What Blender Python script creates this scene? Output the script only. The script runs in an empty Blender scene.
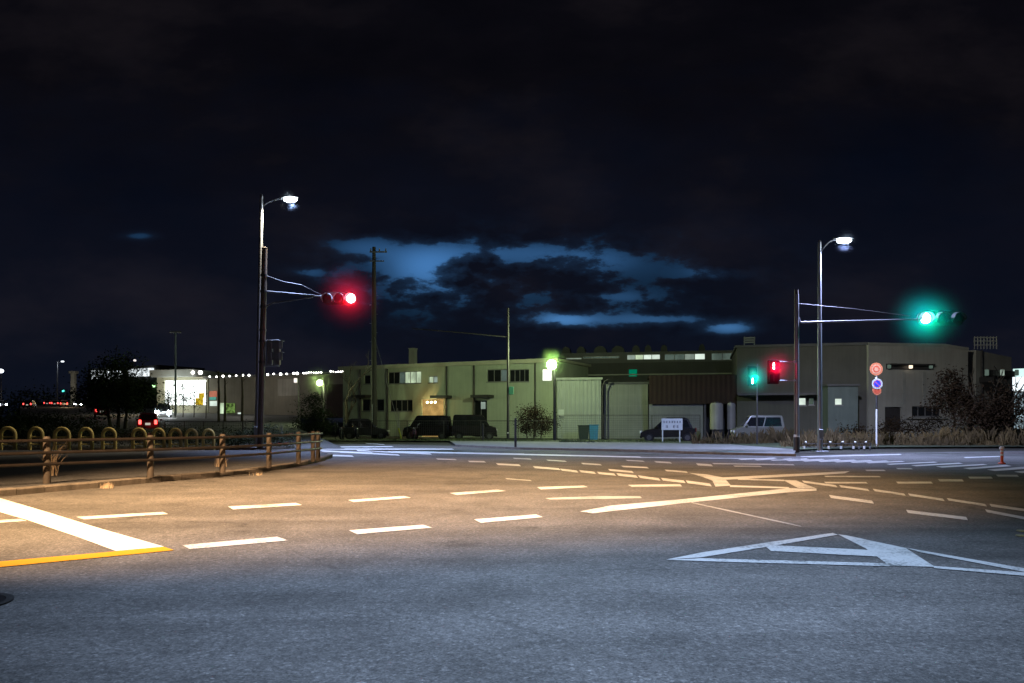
import bpy, math, random
from mathutils import Vector, Matrix

random.seed(11)
C = bpy.context
scene = C.scene
COL = scene.collection
F, H, CX, HY = 760.0, 1.45, 512.0, 422.0      # focal length in px, eye height, principal column, horizon row


def P(px, py, D):
    return Vector(((px - CX) * D / F, D, H + (HY - py) * D / F))


def G(px, py, z=0.0):
    D = F * (H - z) / (py - HY)
    return Vector(((px - CX) * D / F, D, z))


def GX(px, D):
    return (px - CX) * D / F


def ZY(py, D):
    return H + (HY - py) * D / F


# ------------------------------------------------------------------ materials
MATS = {}


def new_mat(name):
    m = bpy.data.materials.new(name)
    m.use_nodes = True
    nt = m.node_tree
    for n in list(nt.nodes):
        nt.nodes.remove(n)
    out = nt.nodes.new('ShaderNodeOutputMaterial')
    return m, nt, out


def nd(nt, typ, **kw):
    n = nt.nodes.new(typ)
    for k, v in kw.items():
        if k in n.inputs.keys():
            n.inputs[k].default_value = v
        else:
            setattr(n, k, v)
    return n


def noise(nt, vec, scale, detail=4, rough=.55):
    n = nt.nodes.new('ShaderNodeTexNoise')
    n.inputs['Scale'].default_value = scale
    n.inputs['Detail'].default_value = detail
    n.inputs['Roughness'].default_value = rough
    if vec is not None:
        nt.links.new(vec, n.inputs['Vector'])
    return n.outputs['Fac']


def ramp(nt, fac, stops):
    r = nt.nodes.new('ShaderNodeValToRGB')
    el = r.color_ramp.elements
    while len(el) < len(stops):
        el.new(0.5)
    for e, (p, c) in zip(el, stops):
        e.position = p
        if not isinstance(c, (tuple, list)):
            c = (c, c, c)
        e.color = (c[0], c[1], c[2], 1)
    nt.links.new(fac, r.inputs['Fac'])
    return r.outputs['Color']


def mixc(nt, fac, a, b, mode='MIX'):
    m = nt.nodes.new('ShaderNodeMix')
    m.data_type = 'RGBA'
    m.blend_type = mode
    for s, v in ((0, fac), (6, a), (7, b)):
        if hasattr(v, 'is_output'):
            nt.links.new(v, m.inputs[s])
        elif s == 0:
            m.inputs[s].default_value = v
        else:
            m.inputs[s].default_value = (v[0], v[1], v[2], 1)
    return m.outputs[2]


def math_(nt, op, a, b=None, c=None, clamp=False):
    m = nt.nodes.new('ShaderNodeMath')
    m.operation = op
    m.use_clamp = clamp
    for i, v in enumerate((a, b, c)):
        if v is None:
            continue
        if hasattr(v, 'is_output'):
            nt.links.new(v, m.inputs[i])
        else:
            m.inputs[i].default_value = v
    return m.outputs[0]


def M(name, col, rough=.7, var=.3, scale=3.0, metal=0.0, bump=0.0, fine=40.0, grime=0.0):
    """a painted or natural surface: two scales of mottling, optional grime streaks and bump"""
    if name in MATS:
        return MATS[name]
    m, nt, out = new_mat(name)
    tc = nt.nodes.new('ShaderNodeTexCoord')
    v = tc.outputs['Object']
    n1 = noise(nt, v, scale, 6)
    n2 = noise(nt, v, fine, 3)
    s = math_(nt, 'ADD', math_(nt, 'MULTIPLY', n1, .7), math_(nt, 'MULTIPLY', n2, .3))
    lo = tuple(c * (1 - var) for c in col)
    hi = tuple(min(1, c * (1 + var)) for c in col)
    c = ramp(nt, s, [(.3, lo), (.7, hi)])
    if grime:
        mp = nt.nodes.new('ShaderNodeMapping')
        mp.inputs['Scale'].default_value = (1.6, 1.6, .12)
        nt.links.new(v, mp.inputs['Vector'])
        g = noise(nt, mp.outputs['Vector'], 2.5, 6)
        gm = ramp(nt, g, [(.42, 0.0), (.7, grime)])
        c = mixc(nt, gm, c, tuple(x * .35 for x in col))
    b = nd(nt, 'ShaderNodeBsdfPrincipled', Roughness=rough, Metallic=metal)
    nt.links.new(c, b.inputs['Base Color'])
    if bump:
        bp = nd(nt, 'ShaderNodeBump', Strength=bump, Distance=.02)
        nt.links.new(n2, bp.inputs['Height'])
        nt.links.new(bp.outputs['Normal'], b.inputs['Normal'])
    nt.links.new(b.outputs[0], out.inputs['Surface'])
    MATS[name] = m
    return m


def E(name, col, strength, var=0.0, scale=2.0, stretch=(1, 1, 1)):
    """a lit surface: lamp lens, lit pane"""
    if name in MATS:
        return MATS[name]
    m, nt, out = new_mat(name)
    e = nd(nt, 'ShaderNodeEmission')
    e.inputs['Strength'].default_value = strength
    tc = nt.nodes.new('ShaderNodeTexCoord')
    mp = nt.nodes.new('ShaderNodeMapping')
    mp.inputs['Scale'].default_value = stretch
    nt.links.new(tc.outputs['Object'], mp.inputs['Vector'])
    n = noise(nt, mp.outputs['Vector'], scale, 3)
    c = ramp(nt, n, [(.35, tuple(x * (1 - var) for x in col)), (.65, col)])
    nt.links.new(c, e.inputs['Color'])
    nt.links.new(e.outputs[0], out.inputs['Surface'])
    MATS[name] = m
    return m


def asphalt(name, base, tint=(1, 1, 1), worn=True):
    m, nt, out = new_mat(name)
    tc = nt.nodes.new('ShaderNodeTexCoord')
    v = tc.outputs['Object']
    big = noise(nt, v, .16, 5)
    med = noise(nt, v, 1.3, 5, .6)
    g1 = noise(nt, v, 55, 2, .7)
    g2 = noise(nt, v, 17, 3, .7)
    vo = nt.nodes.new('ShaderNodeTexVoronoi')
    vo.inputs['Scale'].default_value = 48
    nt.links.new(v, vo.inputs['Vector'])
    # stone chips: a few cells much paler than the bitumen around them
    sep = nt.nodes.new('ShaderNodeSeparateColor')
    nt.links.new(vo.outputs['Color'], sep.inputs['Color'])
    chip = ramp(nt, sep.outputs[0], [(.0, .78), (.55, .92), (.8, 1.06), (.93, 1.2), (1.0, 1.55)])
    k = ramp(nt, g1, [(.3, .6), (.7, 1.35)])
    k2 = ramp(nt, g2, [(.3, .68), (.7, 1.32)])
    k3 = ramp(nt, med, [(.3, .8), (.7, 1.18)])
    k4 = ramp(nt, big, [(.3, .75), (.7, 1.2)])
    c = mixc(nt, 1.0, tuple(base * t for t in tint), k, 'MULTIPLY')
    for kk in (chip, k2, k3, k4):
        c = mixc(nt, 1.0, c, kk, 'MULTIPLY')
    if worn:
        # wheel paths: long soft streaks; and darker oil drips
        mp = nt.nodes.new('ShaderNodeMapping')
        mp.inputs['Rotation'].default_value = (0, 0, math.radians(-14))
        mp.inputs['Scale'].default_value = (.05, .62, 1)
        nt.links.new(v, mp.inputs['Vector'])
        wp = ramp(nt, noise(nt, mp.outputs['Vector'], 1.0, 4, .6), [(.35, .72), (.5, 1.0), (.65, 1.12)])
        oil = ramp(nt, noise(nt, v, .75, 6, .65), [(.60, 1.0), (.72, .55)])
        c = mixc(nt, 1.0, c, wp, 'MULTIPLY')
        c = mixc(nt, 1.0, c, oil, 'MULTIPLY')
        # meandering cracks sealed with darker bitumen
        wv = nt.nodes.new('ShaderNodeTexVoronoi')
        wv.feature = 'DISTANCE_TO_EDGE'
        wv.inputs['Scale'].default_value = .11
        dist = nt.nodes.new('ShaderNodeVectorMath')
        dist.operation = 'ADD'
        nz = nt.nodes.new('ShaderNodeTexNoise')
        nz.inputs['Scale'].default_value = .5
        nz.inputs['Detail'].default_value = 6
        nt.links.new(v, nz.inputs['Vector'])
        sc = nt.nodes.new('ShaderNodeVectorMath')
        sc.operation = 'SCALE'
        sc.inputs['Scale'].default_value = 2.2
        nt.links.new(nz.outputs['Color'], sc.inputs[0])
        nt.links.new(v, dist.inputs[0])
        nt.links.new(sc.outputs[0], dist.inputs[1])
        nt.links.new(dist.outputs[0], wv.inputs['Vector'])
        cr = ramp(nt, wv.outputs['Distance'], [(.0, .55), (.0035, .75), (.006, 1.0)])
        br = ramp(nt, noise(nt, v, .35, 3), [(.5, 0.0), (.6, 1.0)])
        cr = mixc(nt, br, (1, 1, 1), cr)
        c = mixc(nt, 1.0, c, cr, 'MULTIPLY')
    b = nd(nt, 'ShaderNodeBsdfPrincipled', Roughness=.78)
    b.inputs['Specular IOR Level'].default_value = .35
    nt.links.new(c, b.inputs['Base Color'])
    bp = nd(nt, 'ShaderNodeBump', Strength=.9, Distance=.012)
    nt.links.new(math_(nt, 'ADD', g1, math_(nt, 'MULTIPLY', g2, 1.5)), bp.inputs['Height'])
    nt.links.new(bp.outputs['Normal'], b.inputs['Normal'])
    nt.links.new(b.outputs[0], out.inputs['Surface'])
    MATS[name] = m
    return m


def road_paint(name, col, wear=.5):
    m, nt, out = new_mat(name)
    tc = nt.nodes.new('ShaderNodeTexCoord')
    v = tc.outputs['Object']
    w1 = noise(nt, v, 26, 4, .7)
    w2 = noise(nt, v, 1.1, 4, .6)
    s = math_(nt, 'ADD', math_(nt, 'MULTIPLY', w1, .55), math_(nt, 'MULTIPLY', w2, .45))
    k = ramp(nt, s, [(.33, .16), (.42, .5), (.48, .88), (.56, .95), (.7, 1.05)]) if wear else ramp(nt, s, [(.3, .85), (.7, 1.05)])
    c = mixc(nt, 1.0, col, k, 'MULTIPLY')
    b = nd(nt, 'ShaderNodeBsdfPrincipled', Roughness=.6)
    nt.links.new(c, b.inputs['Base Color'])
    bp = nd(nt, 'ShaderNodeBump', Strength=.4, Distance=.008)
    nt.links.new(w1, bp.inputs['Height'])
    nt.links.new(bp.outputs['Normal'], b.inputs['Normal'])
    nt.links.new(b.outputs[0], out.inputs['Surface'])
    MATS[name] = m
    return m


ASPH = asphalt('asphalt', .135, (1.06, 1.0, .93))
PAVE = asphalt('pavement_asphalt', .10, (1, 1, 1.03), False)
FORE = asphalt('forecourt_asphalt', .10, (1, 1, 1), False)
WHITE = road_paint('road_paint_white', (.64, .64, .62))
WHITE_NEW = road_paint('road_paint_white_fresh', (.84, .83, .80), 0)
WHITE_OLD = road_paint('road_paint_worn', (.45, .45, .43))
YELLOW = road_paint('road_paint_yellow', (.72, .33, .012), 0)
SOIL = M('soil', (.035, .032, .022), .95, .5, .7, bump=.6)
VERGE = M('verge_grass_soil', (.06, .075, .04), .95, .5, 1.5, bump=.8)
KERB = M('kerb_concrete', (.22, .19, .16), .9, .35, 2, bump=.6, grime=.6)
CONC = M('concrete_slabs', (.20, .20, .19), .9, .3, 1.4, bump=.4)
STEEL = M('galvanised_steel', (.30, .31, .33), .42, .15, 2, metal=.55)
STEEL_D = M('dark_steel', (.06, .055, .055), .5, .25, 3, metal=.3)
BROWN = M('brown_painted_steel', (.10, .075, .06), .55, .25, 3, grime=.4)
BLACK = M('black_plastic', (.012, .012, .013), .8, .3, 6)
BLACK.node_tree.nodes['Principled BSDF'].inputs['Specular IOR Level'].default_value = .1
RUBBER = M('tyre_rubber', (.015, .015, .015), .85, .2, 10)
RIM = M('wheel_rim', (.14, .14, .14), .35, .1, 10, metal=.7)
SIGNAL_GREY = M('signal_body', (.12, .12, .125), .5, .2, 5)
VISOR = M('signal_visor', (.5, .5, .5), .45, .15, 8)
CREAM = M('cream_cladding', (.49, .54, .42), .8, .14, .6, grime=.18)
CREAM_T = M('cream_trim', (.55, .54, .42), .7, .15, 1)
DARKWALL = M('dark_cladding', (.055, .055, .055), .85, .3, .5, grime=.18)
GREYWALL = M('grey_concrete_wall', (.36, .35, .31), .85, .2, .45, grime=.18)
GREYTRIM = M('grey_trim', (.30, .30, .27), .8, .2, 1)
SHEDW = M('shed_cladding', (.34, .37, .34), .55, .12, .8, grime=.18)
RUST = M('rusty_sheet', (.032, .015, .012), .85, .4, .9, grime=.18)
ROOFM = M('roof_sheet', (.10, .10, .105), .7, .25, .8)
FRAME = M('window_frame', (.25, .25, .25), .5, .15, 4, metal=.3)
PANE_D = M('dark_pane', (.02, .022, .024), .12, .3, 1.5)
BARK = M('bark', (.05, .038, .028), .95, .4, 6, bump=.8)
LEAF = M('leaves_dark', (.035, .05, .022), .75, .6, .9, fine=4)
LEAF_R = M('leaves_autumn', (.034, .022, .015), .8, .6, .9, fine=4)
LEAF_H = M('hedge_leaves', (.04, .05, .028), .8, .6, 1.1, fine=6)
DRY = M('dry_grass', (.085, .058, .022), .9, .75, .35, fine=3)
DRY_R = M('withered_grass', (.50, .38, .26), .9, .3, 3, fine=12)
for m_ in (LEAF, LEAF_R, LEAF_H):
    [n for n in m_.node_tree.nodes if n.type == 'BSDF_PRINCIPLED'][0].inputs['Specular IOR Level'].default_value = .08
POST_W = M('guardrail_post', (.085, .066, .052), .75, .4, 3, grime=.5)
RAIL_W = M('guardrail_rail', (.020, .015, .013), .38, .35, 3, grime=.5)
HOOPY = M('faded_yellow_paint', (.66, .50, .16), .65, .35, 5, grime=.6)
UPOLE = M('utility_pole_concrete', (.07, .065, .06), .9, .2, 1.5, grime=.4)
ORANGE = M('orange_urethane', (.75, .10, .03), .5, .12, 5)
REFL = M('reflective_white', (.85, .85, .82), .35, .06, 10)
SIGN_RED = M('sign_red', (.55, .09, .04), .5, .2, 6)
SIGN_ORANGE = M('sign_faded_orange', (.52, .16, .07), .55, .25, 6)
SIGN_BLUE = M('sign_blue', (.03, .06, .62), .45, .12, 6)
SIGN_WHITE = M('sign_white', (.52, .56, .53), .5, .12, 4)
INK = M('sign_ink', (.07, .08, .09), .6, .2, 10)
GREENSIGN = M('green_board', (.03, .14, .10), .6, .2, 4)
BLUEBIN = M('blue_plastic', (.05, .22, .42), .5, .15, 5)
CARW = M('car_white', (.17, .17, .135), .28, .08, 2)
CARB = M('car_dark', (.012, .011, .012), .25, .2, 2)
CARG = M('car_graphite', (.028, .028, .03), .25, .15, 2)
CARR = M('car_maroon', (.10, .012, .012), .3, .15, 2)
CARS = M('car_silver', (.38, .38, .39), .3, .1, 2, metal=.4)
GLASS = M('car_glass', (.012, .013, .015), .08, .2, 2)
PURPLE = M('scooter_body', (.10, .03, .06), .35, .2, 5)
CHROME = M('chrome', (.75, .75, .75), .18, .05, 5, metal=.8)
YGUARD = M('yellow_guard', (.55, .60, .06), .6, .2, 6)
TANKW = M('pale_tank', (.28, .27, .21), .7, .2, 1.2, grime=.5)


# ------------------------------------------------------------------ mesh builder
class MB:
    def __init__(s):
        s.v, s.f, s.sm = [], [], []

    def add(s, vs, fs, smooth=False):
        o = len(s.v)
        s.v += [tuple(v) for v in vs]
        for f in fs:
            s.f.append([i + o for i in f])
            s.sm.append(smooth)
        return s

    def box(s, x0, x1, y0, y1, z0, z1):
        vs = [(x, y, z) for z in (z0, z1) for y in (y0, y1) for x in (x0, x1)]
        return s.add(vs, [(0, 2, 3, 1), (4, 5, 7, 6), (0, 1, 5, 4), (2, 6, 7, 3), (0, 4, 6, 2), (1, 3, 7, 5)])

    def bbox(s, x0, x1, y0, y1, z0, z1, b=.03):
        """box with chamfered vertical and horizontal edges"""
        def ring(i, z):
            return [(x0 + i + b, y0 + i, z), (x1 - i - b, y0 + i, z), (x1 - i, y0 + i + b, z), (x1 - i, y1 - i - b, z),
                    (x1 - i - b, y1 - i, z), (x0 + i + b, y1 - i, z), (x0 + i, y1 - i - b, z), (x0 + i, y0 + i + b, z)]
        return s.loft([ring(b, z0), ring(0, z0 + b), ring(0, z1 - b), ring(b, z1)])

    def loft(s, rings, caps=True, smooth=False, closed=True):
        n = len(rings[0])
        vs = [p for r in rings for p in r]
        fs = []
        for k in range(len(rings) - 1):
            for i in range(n if closed else n - 1):
                j = (i + 1) % n
                fs.append((k * n + i, k * n + j, (k + 1) * n + j, (k + 1) * n + i))
        s.add(vs, fs, smooth)
        if caps:
            s.add(rings[0], [list(range(n))[::-1]])
            s.add(rings[-1], [list(range(n))])
        return s

    def tube(s, pts, r, n=10, caps=True):
        pts = [Vector(p) for p in pts]
        rs = r if isinstance(r, (list, tuple)) else [r] * len(pts)
        rings = []
        up = None
        for i, p in enumerate(pts):
            d = (pts[min(i + 1, len(pts) - 1)] - pts[max(i - 1, 0)]).normalized()
            if up is None:
                up = Vector((0, 0, 1)) if abs(d.z) < .9 else Vector((1, 0, 0))
            a = d.cross(up).normalized()
            b = a.cross(d).normalized()
            up = b
            rings.append([p + (a * math.cos(t) + b * math.sin(t)) * rs[i] for t in [2 * math.pi * k / n for k in range(n)]])
        return s.loft(rings, caps, True)

    def prism(s, poly, d):
        """poly: 3D points of one cap, d: extrusion vector"""
        a = [Vector(p) for p in poly]
        b = [p + Vector(d) for p in a]
        return s.loft([a, b])

    def sphere(s, c, r, nu=12, nv=8, sc=(1, 1, 1)):
        c = Vector(c)
        rings = []
        for j in range(1, nv):
            t = math.pi * j / nv
            rings.append([c + Vector((r * sc[0] * math.sin(t) * math.cos(2 * math.pi * i / nu), r * sc[1] * math.sin(t) * math.sin(2 * math.pi * i / nu), -r * sc[2] * math.cos(t))) for i in range(nu)])
        s.loft(rings, True, True)
        return s

    def disc(s, c, nrm, r, n=20):
        c, nrm = Vector(c), Vector(nrm).normalized()
        a = nrm.orthogonal().normalized()
        b = nrm.cross(a)
        s.add([c + (a * math.cos(2 * math.pi * k / n) + b * math.sin(2 * math.pi * k / n)) * r for k in range(n)], [list(range(n))])
        return s

    def ring(s, c, nrm, r0, r1, n=24):
        c, nrm = Vector(c), Vector(nrm).normalized()
        a = nrm.orthogonal().normalized()
        b = nrm.cross(a)
        vs = []
        for r in (r0, r1):
            vs += [c + (a * math.cos(2 * math.pi * k / n) + b * math.sin(2 * math.pi * k / n)) * r for k in range(n)]
        s.add(vs, [(i, (i + 1) % n, n + (i + 1) % n, n + i) for i in range(n)])
        return s

    def quad(s, a, b, c, d):
        return s.add([a, b, c, d], [(0, 1, 2, 3)])

    def build(s, name, mat, parent=None, label=None):
        me = bpy.data.meshes.new(name)
        me.from_pydata(s.v, [], s.f)
        for p, sm in zip(me.polygons, s.sm):
            p.use_smooth = sm
        me.materials.append(mat)
        me.update()
        o = bpy.data.objects.new(name, me)
        COL.objects.link(o)
        o.parent = parent
        if label:
            o['label'] = label
        return o


def thing(name, label, cat, loc=(0, 0, 0), rz=0.0, group=None):
    o = bpy.data.objects.new(name, None)
    o.empty_display_size = .3
    COL.objects.link(o)
    o.location = loc
    o.rotation_euler = (0, 0, rz)
    o['label'], o['category'] = label, cat
    if group:
        o['group'] = group
    return o


def tag(o, label, cat, group=None):
    o['label'], o['category'] = label, cat
    if group:
        o['group'] = group
    return o


def struct(o, label=None):
    o['kind'] = 'structure'
    if label:
        o['label'] = label
    return o


def dup(root, loc, rz, label, group=None):
    def rec(o, parent):
        c = o.copy()
        COL.objects.link(c)
        c.parent = parent
        for ch in list(o.children):
            rec(ch, c)
        return c
    r = rec(root, None)
    r.location, r.rotation_euler = loc, (0, 0, rz)
    r['label'] = label
    if group:
        r['group'] = group
    return r


LIGHT_N = [0]


def light(kind, name, loc, power, col, parent=None, aim=None, angle=120, blend=.5, radius=.1):
    l = bpy.data.lights.new(name, kind)
    l.energy = power
    l.color = col
    l.shadow_soft_size = radius
    if kind == 'SPOT':
        l.spot_size = math.radians(angle)
        l.spot_blend = blend
    o = bpy.data.objects.new(name, l)
    COL.objects.link(o)
    o.location = loc
    if aim is not None:
        d = Vector(aim) - Vector(loc)
        o.rotation_euler = d.to_track_quat('-Z', 'Y').to_euler()
    if parent is not None:
        o.parent = parent
        o.location = Vector(loc) - parent.location
    return o


# ------------------------------------------------------------------ ground, roads, pavements
def sheet(name, pts, z, mat):
    mb = MB()
    mb.add([(p[0], p[1], z) for p in pts], [list(range(len(pts)))])
    return struct(mb.build(name, mat))


sheet('ground', [(-1500, -60), (1500, -60), (1500, 2500), (-1500, 2500)], 0, SOIL)
far_edge = [(330, 443.5), (400, 444.5), (470, 446.2), (520, 449.2), (620, 451), (700, 453.8), (800, 456.2), (880, 453.0), (1024, 450.8)]
fe = [G(x, y) for x, y in far_edge]
road_pts = [(-60, -30), (60, -30), (75, 41), tuple(fe[-1][:2])] + [tuple(p[:2]) for p in fe[::-1][1:]] + [(-25, 52), (-60, 56)]
# keep the outline simple: near edge, right, far edge from right to left, left
sheet('road', road_pts, .004, ASPH)

# left pavement behind the guardrail and its kerb
kb = [(-420, 540), (-200, 514), (0, 497), (50, 492.3), (100, 488), (150, 483), (200, 478.8), (240, 475), (275, 470.5), (302, 466), (320, 462), (328, 459.2)]
kpts = [G(x, y) for x, y in kb]
kpts += [Vector((-7.35, 31.2, 0)), Vector((-8.2, 33.0, 0)), Vector((-9.6, 34.6, 0)), Vector((-12, 35.6, 0))]
mb = MB()
prof = [(-.0, 0.0), (-.012, .12), (.02, .15), (.16, .15), (.18, .148), (.18, 0)]


def left_n(pts, i):
    d = (pts[min(i + 1, len(pts) - 1)] - pts[max(i - 1, 0)])
    d.z = 0
    d.normalize()
    return Vector((-d.y, d.x, 0))


# kerb as separate stones with tiny gaps
def resample(pts, step):
    out, acc = [pts[0].copy()], 0.0
    for a, b in zip(pts[:-1], pts[1:]):
        L = (b - a).length
        t = step - acc
        while t < L:
            out.append(a.lerp(b, t / L))
            t += step
        acc = L - (t - step)
    return out


ks = resample(kpts, .6)
for i in range(len(ks) - 1):
    a, b = ks[i], ks[i + 1]
    na, nb = left_n(ks, i), left_n(ks, i + 1)
    d = (b - a).normalized() * .006
    dz = random.uniform(-.006, .006)
    ra = [a + d + na * (-o) * -1 + Vector((0, 0, max(0.0, z + (dz if z > .05 else 0)))) for o, z in prof]
    rb = [b - d + nb * o + Vector((0, 0, max(0.0, z + (dz if z > .05 else 0)))) for o, z in prof]
    mb.loft([ra, rb])
struct(mb.build('kerb', KERB))
inner = [ks[i] + left_n(ks, i) * .19 for i in range(len(ks))]
sheet('sidewalk', [tuple(p[:2]) for p in inner] + [(-60, 36.0)], .135, PAVE)

# planted island beyond the left pavement
isl = [(-52, 38.2), (-14.6, 38.2), (-12.6, 39.0), (-11.8, 41), (-12.5, 44.5), (-52, 46)]
sheet('planting_soil', isl, .12, SOIL)
mb = MB()
for a, b in zip(isl[:-2], isl[1:-1]):
    a, b = Vector((*a, 0)), Vector((*b, 0))
    n = Vector((-(b - a).y, (b - a).x, 0)).normalized() * .18
    mb.prism([a - n * .02, b - n * .02, b + n, a + n], (0, 0, .15))
struct(mb.build('kerb_island', KERB))

# far pavement, in front of the factories
fp = [(455, 446.4), (520, 449.6), (620, 451.4), (700, 454.2), (796, 456.6)]
fa = [G(x, y) for x, y in fp]
mb = MB()
for a, b in zip(fa[:-1], fa[1:]):
    mb.prism([a, b, b + Vector((0, .18, 0)), a + Vector((0, .18, 0))], (0, 0, .11))
struct(mb.build('kerb_far', KERB))
sheet('sidewalk_far', [(p.x, p.y + .18) for p in fa] + [(GX(800, 37), 37.5), (GX(730, 46), 46), (GX(640, 50), 50), (GX(450, 54), 54)], .1, CONC)
sheet('verge', [(GX(450, 54), 54), (GX(640, 50), 50), (GX(730, 46), 46), (GX(800, 37.6), 37.6), (GX(880, 41), 41), (GX(1040, 42), 42), (40, 56), (-25, 60)], .10, VERGE)
# approach road climbing away to the far left, with the shop forecourt beside it
def ramp_z(D):
    return max(0.0, .045 * (D - 40)) if D < 100 else 2.7 + .03 * (D - 100)


mb = MB()
st = [40.5, 60, 80, 100, 110, 160, 240, 400]
for d0, d1 in zip(st[:-1], st[1:]):
    mb.quad((GX(20 if d0 > 60 else -60, d0), d0, ramp_z(d0)), (GX(345 if d0 < 60 else 300, d0), d0, ramp_z(d0)), (GX(300, d1), d1, ramp_z(d1)), (GX(20, d1), d1, ramp_z(d1)))
struct(mb.build('road_climbing', FORE))

# ------------------------------------------------------------------ road markings
def marks(name, polys, mat, z=.010):
    mb = MB()
    for i, poly in enumerate(polys):
        pts = [G(x, y) for x, y in poly]
        mb.add([(p.x, p.y, z + .0004 * (i % 3)) for p in pts], [list(range(len(pts)))])
    return struct(mb.build(name, mat))


def bar(x0, y0, x1, y1, t, k=2.0):
    return [(x0, y0 - t / 2), (x1, y1 - t / 2), (x1 + k, y1 + t / 2), (x0 + k, y0 + t / 2)]


marks('stop_line_marking', [[(-60, 479.5), (0, 498.6), (47, 512.6), (102, 529.8), (164, 547.4), (116, 551.8), (78, 537.6), (27, 520.4), (0, 512.6), (-60, 494)]], WHITE_NEW)
marks('yellow_line_marking', [[(-120, 573), (0, 562.4), (116, 552.2), (164, 547.7), (174, 551), (118, 556.6), (0, 568), (-120, 580)]], YELLOW, .011)
rows = [
    [(-70, 525), (20, 519.4), (27, 521.5), (-70, 528)],
    [(76, 517.5), (163, 512.5), (168, 514.7), (84, 520)], [(228, 507), (296, 503.5), (302, 505.6), (233, 510)],
    [(348, 500.5), (404, 496.5), (411, 498.2), (354, 502.6)], [(450, 493.5), (497, 490), (506, 491.5), (457, 495.5)],
    [(537, 487.5), (584, 486), (588, 487.6), (541, 490)], [(628, 485.3), (680, 484.6), (682, 486.8), (632, 487.3)],
    [(182, 546), (277, 537.5), (288, 541.2), (190, 550)], [(349, 531), (423, 525.5), (432, 528.4), (357, 535)],
    [(474, 520), (536, 515), (543, 517.7), (481, 523.5)],
]
marks('lane_dash_marking', rows, WHITE)
marks('worn_line_marking', [[(545, 498.6), (594, 496.6), (640, 496.8), (642, 498.6), (600, 499.6), (550, 500)],
                            bar(690, 503, 800, 527, 1.6), bar(505, 479, 530, 481, 1)], WHITE_OLD)
gore = [
    [(580, 512), (610, 506.2), (682, 499.8), (748, 493), (789, 488.6), (816.5, 489.6), (816.5, 491), (783.5, 493.2), (687, 503.3), (593, 513.8)],
    [(783, 480.4), (796, 480.8), (817, 489.2), (798, 488.4)],
    [(730, 485.6), (789, 487.6), (789, 489), (730, 487.4)],
    [(689, 473.2), (707, 474.8), (724, 478), (731, 486), (715.5, 487), (712.4, 481), (702, 477)],
    [(722.5, 477.8), (820, 473), (850, 471.4), (845, 473.6), (820, 475.4), (725, 480.2)],
    [(738, 478.8), (784, 480.2), (784, 481.6), (738, 480.2)],
]
marks('gore_marking', gore, WHITE)
dashC = [(532.8, 467.4, 558.7, 469.5, 2), (560, 470, 576.5, 471.9, 2.2), (579, 471.5, 594, 473.2, 2.2), (597, 473.2, 614, 475, 2.3), (616.4, 474.8, 636, 477, 2.5), (638, 477, 658.5, 479.8, 2.5),
         (661, 479.6, 683.7, 482.2, 2.6), (685.7, 482.2, 709.8, 485.4, 2.8), (802, 482, 835.6, 486.7, 2.2), (839, 486.6, 867.7, 490.5, 2.2), (872.6, 490.4, 904, 495.3, 2.4), (908, 495.2, 942.7, 500.4, 2.5),
         (946.7, 499.8, 985, 505.8, 2.5), (989.4, 505.8, 1040, 513, 2.8), (985, 511.4, 1040, 522, 3), (829, 497, 872, 502.7, 3), (906, 512, 966, 519.2, 3.2)]
marks('guide_dash_marking', [bar(*d) for d in dashC], WHITE)
others = [(581, 463.8, 600, 465, 1.4), (608, 470.2, 632, 472.4, 2), (621, 466.7, 647, 468, 1.5), (625.5, 460.6, 643, 461.6, 1.2), (654, 462, 670, 463, 1.6), (664.6, 470.8, 686, 472.4, 1.6),
          (696, 464.6, 711, 465.6, 2.2), (712, 463.9, 793, 465.0, 1.2), (733, 466.4, 760, 466.6, 1), (824, 483, 866, 483.2, 1.6), (896, 483, 931, 483, 1.9), (938, 480.8, 962, 480.8, 2.2), (968, 478, 991, 478, 2),
          (996, 476, 1017, 476.2, 2), (824, 476.8, 879, 477, 1.2), (865, 470.7, 884, 470.7, 1.3), (896, 468.9, 911, 469, 1.2), (436, 459.3, 455, 459.8, 1.2), (467.7, 461.6, 484, 462, 1.4), (496, 464.4, 519, 465.6, 1.8),
          (512.6, 458.6, 530, 459.3, 1), (546, 460.4, 565, 461.5, 1.1), (963.6, 457.8, 999, 456.6, .8)]
marks('far_dash_marking', [bar(*d) for d in others], WHITE)
zr = [[(886, 464.2), (934, 462), (938, 462.6), (890, 465)], [(911, 465.6), (959, 463), (963, 463.9), (916, 466.6)], [(936, 466.8), (983, 464.2), (988, 465.2), (942, 468)],
      [(963, 468.4), (1006, 465.2), (1012, 466.4), (970, 469.6)], [(987, 470), (1030, 466.6), (1040, 468.2), (995, 471.4)], [(1014, 472), (1060, 468), (1070, 470), (1022, 473.6)]]
for k in range(9):
    x = 866 - k * 16
    y = 462.8 - k * .42
    zr.append([(x, y), (x + 36, y - 1.5), (x + 39, y - .9), (x + 3, y + .7)])
marks('crosswalk_marking', zr, WHITE_NEW)
zl = [bar(318, 449.2, 452, 449.3, 1.0), bar(300, 454.4, 352, 456.4, 1.5), bar(338, 452.0, 398, 455.2, 1.5), bar(310, 447.2, 392, 446.8, .8), bar(320, 451, 372, 453.4, 1.4), bar(356, 450.6, 430, 454.2, 1.4),
      bar(388, 451.6, 524, 454.6, 1.6), bar(365, 443.6, 383, 444.6, .7), bar(520, 454.6, 640, 457.4, 1.3)]
marks('crosswalk_marking_far', zl, WHITE_NEW)
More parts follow.
